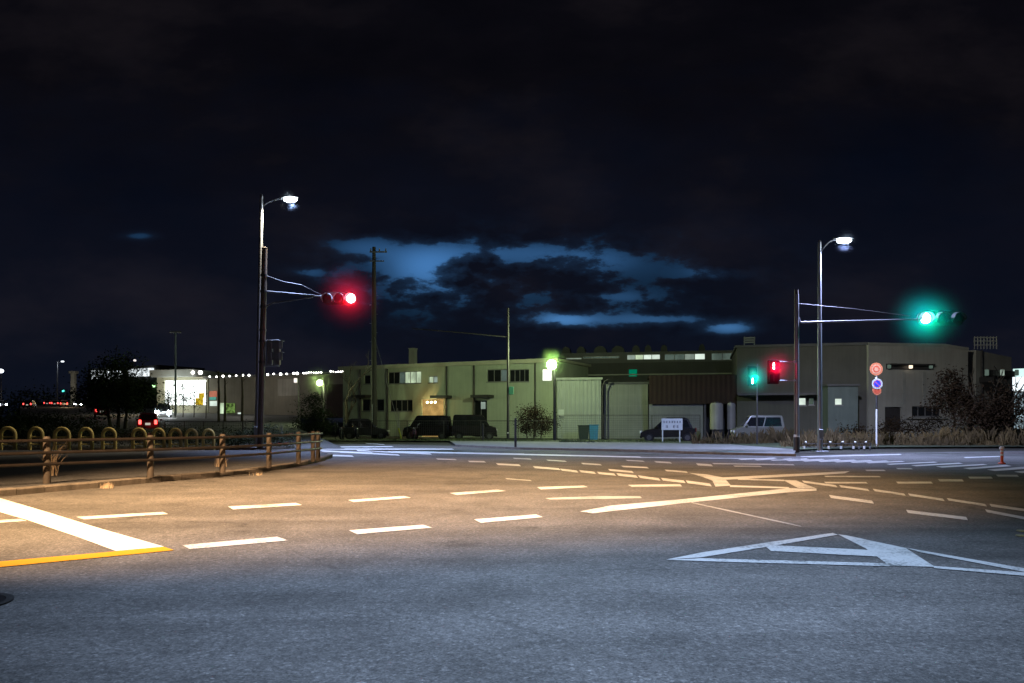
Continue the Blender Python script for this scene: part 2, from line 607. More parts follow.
tri = [
    [(666.4, 560.6), (701, 553.6), (759.6, 544.6), (832.6, 533.8), (838, 535.6), (776, 546.3), (701, 558.4)],
    [(666.4, 560.9), (700, 559.4), (889, 564.4), (890, 567.4), (720, 562.8)],
    [(764, 546.2), (777, 546.5), (869, 551), (880, 557.8), (771, 552)],
    [(838, 535.2), (846, 536.2), (905.7, 549), (935, 568), (889.2, 566.6), (866, 549.5)],
    [(905, 548.6), (1024, 569.4), (1090, 581), (1090, 584), (1024, 573), (920, 553.2)],
    [(934, 567.2), (1024, 573.6), (1090, 581.5), (1090, 584.5), (1024, 577), (934, 569.3)],
]
marks('triangle_marking', tri, WHITE, .012)
marks('edge_line_marking', [bar(800, 457.0, 900, 454.6, .8), bar(640, 457.6, 800, 459.4, .9)], WHITE)

# ------------------------------------------------------------------ camera, world, faint dusk sun
cam = bpy.data.cameras.new('camera')
cam.sensor_width = 36
cam.lens = F / 1024 * 36
cam.shift_y = (HY - 341.5) / 1024
cam.clip_end = 4000
co = bpy.data.objects.new('camera', cam)
COL.objects.link(co)
co.location = (0, 0, H)
co.rotation_euler = (math.pi / 2, 0, 0)
scene.camera = co

w = bpy.data.worlds.new('World')
scene.world = w
w.use_nodes = True
nt = w.node_tree
bg = nt.nodes['Background']
sky = nt.nodes.new('ShaderNodeTexSky')
sky.sky_type = 'NISHITA'
sky.sun_disc = False
SUN_EL, SUN_ROT = math.radians(-2.0), math.radians(4)
sky.sun_elevation, sky.sun_rotation = SUN_EL, SUN_ROT
tc = nt.nodes.new('ShaderNodeTexCoord')
sx = nt.nodes.new('ShaderNodeSeparateXYZ')
nt.links.new(tc.outputs['Generated'], sx.inputs[0])
yy = math_(nt, 'MAXIMUM', math_(nt, 'ABSOLUTE', sx.outputs[1]), .05)
u = math_(nt, 'DIVIDE', sx.outputs[0], yy)
vv = math_(nt, 'DIVIDE', sx.outputs[2], yy)
cmb = nt.nodes.new('ShaderNodeCombineXYZ')
nt.links.new(math_(nt, 'MULTIPLY', u, 1.0), cmb.inputs[0])
nt.links.new(math_(nt, 'MULTIPLY', vv, 2.1), cmb.inputs[1])
cl = noise(nt, cmb.outputs[0], 8.5, 7, .5)
cl2 = noise(nt, cmb.outputs[0], 24.0, 6, .6)
cl3 = noise(nt, cmb.outputs[0], 2.2, 5, .55)


def blob(px, py, rx, ry, amp):
    uu = math_(nt, 'DIVIDE', math_(nt, 'SUBTRACT', u, (px - CX) / F), rx / F)
    ww = math_(nt, 'DIVIDE', math_(nt, 'SUBTRACT', vv, (HY - py) / F), ry / F)
    r2 = math_(nt, 'ADD', math_(nt, 'MULTIPLY', uu, uu), math_(nt, 'MULTIPLY', ww, ww))
    g = math_(nt, 'POWER', 2.718, math_(nt, 'MULTIPLY', r2, -1.0))
    return math_(nt, 'MULTIPLY', g, amp)


def field(lst):
    t_ = None
    for b in lst:
        g = blob(*b)
        t_ = g if t_ is None else math_(nt, 'ADD', t_, g)
    return t_


# brightness of the last clear sky, low over the roofs
glow = field([(425, 268, 46, 26, .80), (360, 248, 40, 14, .40), (310, 272, 26, 10, .35), (500, 252, 70, 16, .42), (590, 260, 60, 16, .42), (715, 272, 40, 12, .36), (562, 320, 34, 10, .75), (650, 320, 70, 9, .48),
              (730, 328, 30, 9, .68), (620, 297, 40, 8, .30), (545, 290, 230, 60, .16), (140, 236, 22, 7, .30), (480, 290, 60, 14, .2)])
# where the cloud deck is open (positive) or closed
opn = field([(416, 262, 40, 20, .62), (360, 245, 44, 8, .50), (310, 272, 24, 5, .45), (505, 250, 70, 9, .50), (590, 260, 55, 10, .48), (690, 272, 66, 7, .52), (615, 297, 40, 4, .42), (562, 320, 30, 7, .62), (650, 319, 80, 4.5, .50),
             (728, 329, 28, 6, .62), (475, 265, 26, 15, -.60), (530, 276, 26, 12, -.3), (595, 285, 60, 6, -.25), (600, 334, 60, 7, -.3), (140, 236, 20, 4, .45), (540, 285, 240, 56, .16), (455, 290, 40, 7, .22)])
zone = math_(nt, 'ADD', blob(530, 285, 270, 66, .9), .10)
nz = math_(nt, 'ADD', math_(nt, 'MULTIPLY', math_(nt, 'SUBTRACT', cl, .5), 2.9), math_(nt, 'MULTIPLY', math_(nt, 'SUBTRACT', cl2, .5), 1.9))
fac = math_(nt, 'ADD', opn, math_(nt, 'MULTIPLY', zone, nz))
gap = ramp(nt, fac, [(.25, 0.0), (.33, .25), (.41, .82), (.54, 1.0)])
bil = noise(nt, cmb.outputs[0], 5.0, 8, .55)
base = ramp(nt, math_(nt, 'ADD', math_(nt, 'MULTIPLY', cl3, .65), math_(nt, 'MULTIPLY', bil, .35)), [(.34, (.0012, .0014, .0028)), (.5, (.0030, .0028, .0046)), (.64, (.0085, .0070, .0092))])
low = ramp(nt, math_(nt, 'ADD', vv, math_(nt, 'MULTIPLY', math_(nt, 'SUBTRACT', bil, .5), .35)), [(.02, (.0012, .0030, .0078)), (.26, (.0008, .0018, .0052)), (.46, 0.0)])
base = mixc(nt, 1.0, base, low, 'ADD')
# clouds inside the open part keep a faint blue edge light
rim = ramp(nt, math_(nt, 'ADD', fac, math_(nt, 'MULTIPLY', glow, .25)), [(.0, 0.0), (.40, .16), (.55, .2)])
# the clear evening sky seen through the gaps: Nishita, tinted towards deep blue
clear = mixc(nt, 1.0, mixc(nt, 1.0, sky.outputs[0], (.02, .05, .10), 'MULTIPLY'), (.036, .128, .32), 'ADD')
clear = mixc(nt, 1.0, clear, ramp(nt, glow, [(.0, .03), (.3, .22), (.6, .55), (1.0, 1.25)]), 'MULTIPLY')
base = mixc(nt, 1.0, base, mixc(nt, 1.0, clear, rim, 'MULTIPLY'), 'ADD')
fin = mixc(nt, gap, base, clear)
nt.links.new(fin, bg.inputs['Color'])
bg.inputs['Strength'].default_value = 1.0

sl = bpy.data.lights.new('sun', 'SUN')
sl.energy = .012
sl.angle = math.radians(10)
sl.color = (.7, .8, 1)
so = bpy.data.objects.new('sun', sl)
COL.objects.link(so)
so.rotation_euler = (math.radians(40), 0, math.radians(-20))

# ------------------------------------------------------------------ street lamps
HALOS = []


def halo_ball(c, r, col, dens, lab):  # tinted scatter ball, added to imitate the glow around a lamp
    HALOS.append((Vector(c), r, col, dens, lab))


def street_lamp(label, base, top, head, d, lamp_mat, r0, r1, flip=1):
    t = thing('street_lamp', label, 'street lamp', base)
    o = Vector(base)
    tp, hd = Vector(top) - o, Vector(head) - o
    mb = MB().tube([(0, 0, 0), (0, 0, .5), tp * .5, tp], [r0, r0, (r0 + r1) / 2, r1], 14)
    mb.build('pole', STEEL, t)
    MB().bbox(-.3, .3, -.3, .3, 0, .06, .015).build('base_plate', STEEL, t)
    MB().bbox(-.11, .11, -r0 - .03, -r0 + .02, .6, 1.1, .012).build('access_panel', STEEL, t)
    # curved bracket: leaves the pole below its top and sweeps out level
    s = tp + Vector((0, 0, -.55))
    pts = []
    for k in range(9):
        a = k / 8
        pts.append((s.x + (hd.x - s.x - .25) * a, s.y, s.z + (hd.z - s.z) * math.sin(min(1, a * 1.25) * math.pi / 2)))
    MB().tube(pts, [.034] * 9, 10).build('bracket_arm', STEEL, t)
    MB().tube([tp + Vector((0, 0, -.02)), tp + Vector((0, 0, .09))], [r1 * 1.15, r1 * .4], 12).build('pole_cap', STEEL, t)
    # lamp head: shallow tapered shell
    sx_ = .46
    rings = []
    for a, wd, zt in ((-1.0, .07, .05), (-.6, .15, .08), (.2, .19, .1), (.8, .16, .07), (1.0, .08, .03)):
        x = hd.x + a * sx_
        z = hd.z + .07
        rings.append([(x, hd.y + wd * math.cos(q), z + (zt if math.sin(q) > 0 else .03) * math.sin(q)) for q in [2 * math.pi * i / 12 for i in range(12)]])
    hb = MB().loft(rings, True, True).build('lamp_head', STEEL, t)
    rings = []
    for dz, k in ((.05, 1.0), (-.05, 1.0), (-.11, .85), (-.14, .5)):
        rings.append([(hd.x + .05 + .34 * k * math.cos(q), hd.y + .16 * k * math.sin(q), hd.z + dz) for q in [2 * math.pi * i / 16 for i in range(16)]])
    MB().loft(rings, True, True).build('lens', lamp_mat, hb)
    return t


LED = E('led_lens', (.86, .95, 1.0), 60)
b1 = Vector((GX(257, 39.5), 39.5, .1))
h1 = P(289.5, 199, 39.5)
l1 = street_lamp('tall grey lit street lamp beside the brown traffic signal pole, lamp over the red light', b1, P(261.6, 196, 39.5), h1, 39.5, LED, .14, .09)
b2 = Vector((GX(820, 36.7), 36.7, 0))
h2 = P(843, 240, 36.7)
l2 = street_lamp('tall grey lit street lamp standing beside the pole of the green signal arm', b2, P(819.5, 242, 36.7), h2, 36.7, LED, .12, .075)
light('SPOT', 'street_lamp_light', h1 + Vector((0.05, 0, -.2)), 16000, (.44, .58, 1.0), l1, h1 + Vector((5.0, 0, -10)), 106, .8, .15)
light('POINT', 'street_lamp_spill', h1 + Vector((0.05, -.24, -.14)), 22, (.8, .92, 1.0), l1, radius=.12)
light('SPOT', 'street_lamp_light', h1 + Vector((-.3, 0, -.3)), 4200, (1, .88, .66), l1, (-22, 36.5, 0), 75, .8, .15)  # extra warm spot added to brighten the hoops, besides the lamp's beam
light('SPOT', 'street_lamp_light', h2 + Vector((0.05, 0, -.2)), 14500, (.48, .56, 1.0), l2, h2 + Vector((.5, 2.2, -10)), 150, .6, .15)
light('POINT', 'street_lamp_spill', h2 + Vector((0.05, -.24, -.14)), 30, (.7, .82, 1.0), l2, radius=.12)
light('SPOT', 'street_lamp_light', h2 + Vector((.3, .2, -.3)), 5200, (.95, .95, .85), l2, (35, 60, 4), 74, .9, .15)  # fill spot put in to lighten the grey hall
halo_ball(h1 + Vector((0.05, -.22, 0)), .85, (.8, .92, 1.0), .35, 'the left street lamp')
halo_ball(h2 + Vector((0.05, -.22, 0)), .80, (.7, .82, 1.0), .35, 'the right street lamp')


# ------------------------------------------------------------------ traffic signals
SIG_DARK = M('signal_body_dark', (.03, .03, .032), .6, .2, 5)
RED_L = E('red_lens', (1.0, .16, .18), 40)
GREEN_L = E('green_lens', (.16, 1.0, .75), 40)
DEAD_G = M('dark_green_lens', (.005, .02, .015), .4, .1, 10)
DEAD_Y = M('dark_amber_lens', (.02, .012, .003), .4, .1, 10)
DEAD_R = M('dark_red_lens', (.02, .004, .003), .4, .1, 10)


def signal_head(parent, o, x0, x1, z, y, hh, lit, facing=-1):
    """horizontal three-lens vehicle signal in local coords of parent (o = its location)"""
    w_ = x1 - x0
    n = 10
    rings = []
    for yy_, ins in ((y + .02 * facing * -1, .0), (y + .14 * facing * -1, .03)):
        pts = []
        for i in range(n + 1):
            a = math.pi / 2 + math.pi * i / n
            pts.append((x0 + hh + (hh - ins) * math.cos(a), yy_, z + (hh - ins) * math.sin(a)))
        for i in range(n + 1):
            a = -math.pi / 2 + math.pi * i / n
            pts.append((x1 - hh + (hh - ins) * math.cos(a), yy_, z + (hh - ins) * math.sin(a)))
        rings.append(pts)
    body = MB().loft(rings).build('signal_head', SIG_DARK, parent)
    for k in range(3):
        cx = x0 + w_ * (k + .5) / 3
        r = hh * .72
        m = [DEAD_G, DEAD_Y, DEAD_R][k]
        if lit == k:
            m = [GREEN_L, None, RED_L][k]
        rr = []
        for dy, kk in ((0.0, 1.0), (.03, .85), (.05, .45)):
            rr.append([(cx + r * kk * math.cos(q), y + facing * (dy + .004), z + r * kk * math.sin(q)) for q in [2 * math.pi * i / 18 for i in range(18)]])
        MB().loft(rr, True, True).build('lens', m, body)
        # hood: open half-tube over the lens, tilted forward
        rv = []
        for dy in (0, .30):
            for_ = [(cx + (r + .035) * math.cos(a), y + facing * (dy if math.sin(a) > -.15 else dy * .35), z + (r + .035) * math.sin(a) - dy * .12) for a in [math.radians(-35 + 250 * i / 16) for i in range(17)]]
            rv.append(for_)
        rv2 = [[(p[0], p[1], p[2]) for p in r_] for r_ in rv]
        hood = MB().loft(rv2, False, True, closed=False)
        hood.build('visor', VISOR if lit == 2 and k < 2 else SIG_DARK, body)
    return body


def ped_head(parent, cx, y, z0, z1, hw, lit, facing=-1):
    body = MB().bbox(cx - hw, cx + hw, min(y, y - facing * .2), max(y, y - facing * .2), z0, z1, .02).build('signal_head', BLACK, parent)
    zm = (z0 + z1) / 2
    for k, (a, b) in enumerate(((zm + .03, z1 - .04), (z0 + .04, zm - .03))):
        m = [DEAD_R, DEAD_G][k]
        if lit == k:
            m = [RED_L, GREEN_L][k]
        yl = y + facing * .012
        # a standing / walking figure shape
        fig = MB()
        s = (b - a) * .72
        b = a + (b - a) * .86
        a = b - s
        c = a + s / 2
        fig.disc((cx, yl, b - s * .17), (0, facing, 0), s * .11, 12)
        fig.quad((cx - s * .14, yl, c + s * .2), (cx + s * .14, yl, c + s * .2), (cx + s * .10, yl, c - s * .12), (cx - s * .10, yl, c - s * .12))
        fig.quad((cx - s * .10, yl, c - s * .12), (cx + s * .10, yl, c - s * .12), (cx + s * .12, yl, a + s * .06), (cx - s * .12, yl, a + s * .06))
        MB().box(cx - hw * .8, cx + hw * .8, min(y, y + facing * .006), max(y, y + facing * .006), a, b).build('lens_panel', BLACK, body)
        fig.build('lens', m, body)
        v = MB()
        v.box(cx - hw * .92, cx + hw * .92, min(y, y + facing * .2), max(y, y + facing * .2), b + .005, b + .025)
        v.box(cx - hw * .92, cx - hw * .86, min(y, y + facing * .17), max(y, y + facing * .17), a, b + .004)
        v.box(cx + hw * .86, cx + hw * .92, min(y, y + facing * .17), max(y, y + facing * .17), a, b + .004)
        v.build('visor', BLACK, body)
    return body


# left signal: red
D = 39.0
base = Vector((GX(260.3, D), D, .1))
t = thing('traffic_signal', 'brown traffic signal pole with arm carrying the horizontal head lit red', 'traffic signal', base)
top = P(264.6, 248, D) - base
MB().tube([(0, 0, 0), top * .5, top], [.155, .15, .14], 14).build('pole', BROWN, t)
MB().tube([top, top + Vector((0, 0, .05))], [.15, .06], 14).build('pole_cap', BROWN, t)
a0, a1 = P(266, 291.5, D) - base, P(323, 296.3, D) - base
ARM = M('arm_steel', (.10, .10, .105), .5, .15, 2, metal=.3)
MB().tube([a0, a1], [.055, .04], 10).build('arm', ARM, t)
c0, c1 = P(265.5, 307, D) - base, P(313, 296.8, D) - base
MB().tube([c0, c0.lerp(c1, .12) + Vector((0, 0, .12)), c0.lerp(c1, .5) + Vector((0, 0, .06)), c1], [.045, .045, .04, .035], 10).build('brace', ARM, t)
s0, s1 = P(266, 275.5, D) - base, P(302, 285, D) - base
mb = MB().tube([s0, s0.lerp(s1, .5) + Vector((0, 0, -.08)), s1], .018, 6)
mb.tube([s1, P(322, 295, D) - base], .012, 6)
mb.build('stay_wire', STEEL_D, t)
for py in (275.5, 291.5, 307, 330, 341, 362):
    z = ZY(py, D) - base.z
    xk = top.x * z / top.z
    MB().tube([(xk, 0, z - .06), (xk, 0, z + .06)], .175, 14).build('band', STEEL_D, t)
hb = signal_head(t, base, P(321.5, 298, D).x - base.x, P(357, 298, D).x - base.x, ZY(298.4, D) - base.z, 0, .33, 2)
for k, (xa, xb) in enumerate(((267.4, 272.2), (273.8, 280))):
    x0, x1 = P(xa, 350, D).x - base.x, P(xb, 350, D).x - base.x
    hd_ = MB().bbox(x0, x1, -.12, .16, ZY(365, D) - base.z, ZY(340, D) - base.z, .02).build('side_signal_head', SIGNAL_GREY, t)
    v = MB()
    for zc in (ZY(352, D) - base.z, ZY(341, D) - base.z):
        v.box(x1 + .002, x1 + .17, -.11, .15, zc - .02, zc)
        v.box(x1 + .002, x1 + .15, -.11, -.09, zc - .42, zc - .021)
    v.build('visor', STEEL if k else SIGNAL_GREY, hd_)
MB().tube([P(265, 341, D) - base, P(279, 340, D) - base], .03, 8).build('bracket', STEEL, t)
MB().tube([P(265, 366, D) - base, P(279, 366, D) - base], .03, 8).build('bracket', STEEL, t)
rl = P(350, 298.6, D) + Vector((0, -.17, -.02))
light('POINT', 'signal_glow', rl, 130, (1, .03, .06), t, radius=.07)
halo_ball(rl, 2.4, (1, .02, .05), .55, 'the red signal on the left arm')

# right signal: green arm and red pedestrian head
D = 36.0
base = Vector((GX(796.5, D), D, .0))
t = thing('traffic_signal', 'traffic signal pole with dark base wrap and long arm holding the head lit green', 'traffic signal', base)
zt = ZY(290, D)
MB().tube([(0, 0, 0), (0, 0, zt)], [.12, .095], 14).build('pole', BROWN, t)
MB().tube([(.012, -.03, .8), (.012, -.03, zt - .2)], [.1, .085], 14).build('conduit', STEEL, t)
MB().tube([(0, 0, .02), (0, 0, ZY(437, D))], [.15, .14], 14).build('base_wrap', STEEL_D, t)
MB().tube([(0, 0, ZY(437, D)), (0, 0, ZY(434.5, D))], [.13, .125], 14).build('wrap_collar', REFL, t)
az = ZY(322.5, D)
ae = P(919, 319.4, D) - base
MB().tube([(.1, 0, az + .25), (.13, 0, az + .06), (.25, 0, az), (ae.x * .5, 0, az + (ae.z - az) * .5), ae], [.05, .055, .055, .05, .04], 10).build('arm', ARM, t)
MB().tube([P(798, 303.5, D) - base, P(850, 308.5, D) - base, P(910, 316, D) - base], .015, 6).build('stay_wire', STEEL_D, t)
signal_head(t, base, P(917.5, 318, D).x - base.x, P(965, 318, D).x - base.x, ZY(318.2, D), 0, .36, 0)
gl = P(925.5, 318.4, D) + Vector((0, -.17, -.02))
light('POINT', 'signal_glow', gl, 160, (.02, 1, .62), t, radius=.07)
halo_ball(gl, 2.3, (.0, 1, .62), .6, 'the green signal on the right arm')
px_ = P(773, 372, D) - base
ped_head(t, px_.x, px_.y - .1, ZY(384, D), ZY(360, D), .25, 0)
for py in (361.8, 380.5):
    z = ZY(py, D)
    mb = MB().tube([(px_.x + .25, 0, z), (-.08, 0, z)], .025, 8)
    mb.tube([(-.13, -.06, z), (-.13, -.13, z - .02), (-.13, -.13, z + .06)], .05, 8)
    mb.build('bracket', STEEL, t)
prl = P(773, 368.5, D) + Vector((0, -.42, 0))
light('POINT', 'signal_glow', prl, 30, (1, .03, .1), t, radius=.08)
halo_ball(prl, 1.4, (1, .02, .1), 2.2, 'the red pedestrian signal')

# pedestrian signal showing green, on its own slim pole further back
D = 46.0
base = Vector((GX(757, D), D, .1))
t = thing('pedestrian_signal', 'slim dark pole with a pedestrian signal lit green, in front of the warehouses', 'pedestrian signal', base)
MB().tube([(0, 0, 0), (0, 0, ZY(364, D) - .1)], [.055, .045], 10).build('pole', STEEL_D, t)
x_ = P(752, 377, D).x - base.x
ped_head(t, x_, -.1, ZY(386, D) - .1, ZY(366, D) - .1, .25, 1)
MB().tube([(x_, 0.02, ZY(367, D) - .1), (0, 0, ZY(367, D) - .1)], .03, 8).build('bracket', STEEL_D, t)
pgl = P(752, 377.5, D) + Vector((0, -.45, 0))
light('POINT', 'signal_glow', pgl, 40, (.02, 1, .65), t, radius=.08)
halo_ball(pgl, 1.7, (.0, 1, .65), 2.2, 'the green pedestrian signal')

# far signal pole with an arm seen from behind
D = 58.0
base = Vector((GX(508, D), D, .1))
t = thing('traffic_signal', 'thin grey signal pole with a bare arm, in front of the cream factory', 'traffic signal', base)
MB().tube([(0, 0, 0), (0, 0, ZY(308, D) - .1)], [.11, .08], 12).build('pole', STEEL_D, t)
MB().tube([(0, 0, ZY(337, D) - .1), P(460, 332.5, D) - base, P(412, 328.5, D) - base], [.05, .045, .03], 8).build('arm', STEEL_D, t)
MB().bbox(P(508.8, 0, D).x - base.x, P(513.5, 0, D).x - base.x, -.12, .1, ZY(396, D), ZY(388, D), .02).build('control_box', GREENSIGN, t)
MB().sphere((-.02, -.14, ZY(433, D) - .1), .06).build('reflector', REFL, t)
# ------------------------------------------------------------------ utility pole with crossarm
D = 66.0
base = Vector((GX(374, D), D, 0))
t = thing('utility_pole', 'dark concrete utility pole with a short crossarm, left of the cream factory windows', 'utility pole', base)
MB().tube([(0, 0, 0), (0, 0, ZY(247, D))], [.27, .15], 14).build('pole', UPOLE, t)
MB().box(-.35, 1.15, -.2, -.12, ZY(253, D), ZY(253, D) + .12).build('crossarm', STEEL, t)
MB().box(-.35, .9, -.2, -.12, ZY(262, D), ZY(262, D) + .1).build('crossarm', STEEL, t)
for x in (-.25, .5, 1.05):
    MB().tube([(x, -.16, ZY(253, D) + .12), (x, -.16, ZY(253, D) + .36)], [.06, .04], 8).build('insulator', TANKW, t)
for k in range(14):
    z = 2.0 + k * .8
    MB().tube([(.2 if k % 2 else -.2, -.1, z), (.36 if k % 2 else -.36, -.1, z)], .012, 6).build('step_bolt', STEEL, t)
MB().tube([(-.12, -.28, .2), (-.1, -.26, 3.0)], .035, 8).build('conduit', STEEL, t)

# yellow guy-wire guard
D = 61
base = Vector((GX(401.5, D), D, 0))
t = thing('guy_wire', 'leaning guy wires with a yellow guard tube at their foot, by the parked scooter', 'guy wire', base)
MB().tube([(0, 0, 0), P(398.5, 428, D) - base], .07, 8).build('guard_tube', YGUARD, t)
mb = MB().tube([P(399, 430, D) - base, P(394, 409, D) - base, (GX(374, 66) - base.x, 5, 9)], .025, 6)
mb.tube([P(399.5, 430, D) - base, P(397.5, 408, D) - base], .025, 6)
mb.build('wire', STEEL, t)

# ------------------------------------------------------------------ buildings
class Wall:
    """vertical wall given by two pixel columns and depths; local x along wall, y inward, z up"""

    def __init__(s, xa, Da, xb, Db, z0=0.0):
        s.a, s.b = Vector((GX(xa, Da), Da, z0)), Vector((GX(xb, Db), Db, z0))
        d = s.b - s.a
        s.L = d.length
        s.rz = math.atan2(d.y, d.x)
        s.d = d.normalized()
        s.n = Vector((-s.d.y, s.d.x, 0))
        s.z0 = z0

    def uv(s, px, py, off=0.0):
        r = Vector(((px - CX) / F, 1, (HY - py) / F))
        a = s.a + s.n * off
        t_ = a.xy.dot(s.n.xy) / r.xy.dot(s.n.xy)
        p = Vector((0, 0, H)) + r * t_
        return (p - a).xy.dot(s.d.xy), p.z - s.z0

    def rect(s, x0, y0, x1, y1, off=0.0):
        a, b = s.uv(x0, y1, off), s.uv(x1, y0, off)
        return a[0], b[0], a[1], b[1]


def wall_holes(mb, u0, u1, zb, ztops, holes, depth=.16, y=0.0):
    """front sheet with real openings; ztops a function of u (straight eaves here)"""
    us = sorted(set([u0, u1] + [min(max(h[k], u0), u1) for h in holes for k in (0, 1)]))
    zs = sorted(set([zb, ztops] + [min(max(h[k], zb), ztops) for h in holes for k in (2, 3)]))
    for a, b in zip(us[:-1], us[1:]):
        for c, d in zip(zs[:-1], zs[1:]):
            mu, mz = (a + b) / 2, (c + d) / 2
            if any(h[0] < mu < h[1] and h[2] < mz < h[3] for h in holes):
                continue
            mb.quad((a, y, c), (b, y, c), (b, y, d), (a, y, d))
    for h in holes:
        a, b, c, d = h
        mb.quad((a, y, c), (a, y, d), (a, y + depth, d), (a, y + depth, c))
        mb.quad((b, y, d), (b, y, c), (b, y + depth, c), (b, y + depth, d))
        mb.quad((a, y, d), (b, y, d), (b, y + depth, d), (a, y + depth, d))
        mb.quad((b, y, c), (a, y, c), (a, y + depth, c), (b, y + depth, c))
    return mb


def shell(mb, u0, u1, zb, zt, depth, y=0.0):
    mb.quad((u0, y, zb), (u0, y, zt), (u0, y + depth, zt), (u0, y + depth, zb))
    mb.quad((u1, y, zt), (u1, y, zb), (u1, y + depth, zb), (u1, y + depth, zt))
    mb.quad((u1, y + depth, zb), (u0, y + depth, zb), (u0, y + depth, zt), (u1, y + depth, zt))
    mb.quad((u0, y, zt), (u1, y, zt), (u1, y + depth, zt), (u0, y + depth, zt))
    return mb


def window(parent, r, panes, mats, depth=.13, y=0.0, sill=True):
    """frame with mullions; each pane a sub-part; mats one material or a list per pane"""
    a, b, c, d = r
    fr = MB()
    t_ = .055
    yf0, yf1 = y + depth - .05, y + depth
    fr.box(a, b, yf0, yf1, c, c + t_)
    fr.box(a, b, yf0, yf1, d - t_, d)
    W_ = (b - a) / panes
    for k in range(panes + 1):
        x = a + W_ * k
        fr.box(max(a, x - t_ / 2), min(b, x + t_ / 2), yf0 + .002, yf1 - .002, c + t_, d - t_)
    if sill:
        fr.box(a - .06, b + .06, y - .06, y - .003, c - .07, c - .002)
    f = fr.build('window', FRAME, parent)
    for k in range(panes):
        m = mats[k % len(mats)] if isinstance(mats, (list, tuple)) else mats
        x0, x1 = a + W_ * k + t_ / 2 + .002, a + W_ * (k + 1) - t_ / 2 - .002
        MB().quad((x0, yf1 - .012, c + t_ + .002), (x1, yf1 - .012, c + t_ + .002), (x1, yf1 - .012, d - t_ - .002), (x0, yf1 - .012, d - t_ - .002)).build('pane', m, f)
    return f


LIT_G = E('lit_pane_greenish', (.80, 1.0, .68), .85, .55, 1.2, (1, 1, .5))
LIT_W = E('lit_pane_white', (.85, 1.0, .88), 1.0, .3, 1.0)
LIT_DIM = E('lit_pane_dim', (.42, .60, .50), .22, .5, .9)
LIT_MID = E('lit_pane_mid', (.62, .78, .66), .5, .45, .8)
LIT_WARM = E('lit_doorway', (1.0, .62, .20), .55, .45, 1.4)
LIT_SHOP = E('lit_shop', (.93, 1.0, .97), 5.0, .6, .9)
LIT_TEAL = E('lit_exit_sign', (.0, .32, .17), .5)
LAMP_W = E('small_lamp', (1, .97, .9), 9)
LAMP_Y = E('small_lamp_yellowish', (.95, 1, .55), 10)

# cream two-storey factory
W = Wall(343, 78.5, 556, 68)
t = thing('factory_building', 'long cream two storey factory with downpipes, lit green by the floodlight', 'factory', W.a, W.rz)
zt = W.uv(556, 361)[1]
hol = {'u1': (364, 375, 370.5, 384), 'u2': (388, 371, 421, 384), 'u3': (428.5, 376, 437.5, 383), 'u4': (487, 369, 507, 382), 'u5': (509.5, 369, 529, 382),
       'l1': (362, 399, 384, 411), 'l2': (390, 399.5, 412.5, 411.5), 'l3': (474, 400, 487, 425), 'e': (421.5, 399, 443.5, 432), 's': (542, 384, 546, 390)}
R = {k: W.rect(*v) for k, v in hol.items() if k != 's'}
R['e'] = (R['e'][0], R['e'][1], .02, R['e'][3])
R['l3'] = (R['l3'][0], R['l3'][1], .02, R['l3'][3])
mb = wall_holes(MB(), 0, W.L, 0, zt, list(R.values()), .2)
shell(mb, 0, W.L, 0, zt, 12)
mb.build('wall', CREAM, t)
mb = MB().box(-.3, W.L + .3, -.35, 12.3, zt + .002, zt + .22)
mb.box(-.3, W.L + .3, -.42, -.352, zt - .12, zt + .24)
mb.build('roof', CREAM_T, t)
window(t, R['u1'], 1, PANE_D, .17)
window(t, R['u2'], 6, [PANE_D, PANE_D, LIT_DIM, LIT_G, LIT_G, LIT_G], .17)
window(t, R['u3'], 2, [LIT_G, LIT_MID], .17)
window(t, R['u4'], 3, [PANE_D, PANE_D, LIT_DIM], .17)
window(t, R['u5'], 4, PANE_D, .17)
window(t, R['l1'], 3, PANE_D, .17)
window(t, R['l2'], 4, PANE_D, .17)
window(t, (R['l3'][0], R['l3'][1], .03, R['l3'][3]), 2, PANE_D, .17, sill=False)
a, b, c, d = R['e']
door = MB().quad((a, .19, c), (b, .19, c), (b, .19, d), (a, .19, d)).build('entrance', LIT_WARM, t, 'warm lit entrance bay')
for k in range(3):
    x = a + (b - a) * (.28 + .18 * k)
    MB().sphere((x, -.05, d - .3), .11, 10, 6).build('entrance_lamp', LAMP_Y, t)
for px in (361, 388, 447, 474.5, 535.5):
    u_ = W.uv(px, 400)[0]
    MB().tube([(u_, -.1, .1), (u_, -.1, zt - .13)], .085, 8).build('downpipe', STEEL_D, t)
for (x0, x1, py) in ((436, 452, 397), (476, 494, 396.5), (358, 372, 396.5)):
    r = W.rect(x0, py - 1.5, x1, py + 1.5)
    MB().box(r[0], r[1], -1.1, -.003, r[2], r[3]).build('canopy', STEEL_D, t)
r = W.rect(410.5, 349, 415.5, 366, 1.5)
mb = MB().box(r[0], r[1], 1.2, 1.8, zt + .2, r[3])
mb.box(r[0] - .05, r[1] + .05, 1.15, 1.85, r[3], r[3] + .08)
mb.build('chimney', GREYWALL, t)
r = W.rect(482, 402, 485.5, 409)
MB().box(r[0], r[1], -.22, -.003, r[2], r[3]).build('wall_lamp', LIT_MID, t)
pe = W.a + W.d * ((a + b) / 2) - W.n * 1.0
light('POINT', 'entrance_light', (pe.x, pe.y, d - .5), 60, (1, .6, .2), radius=.2)

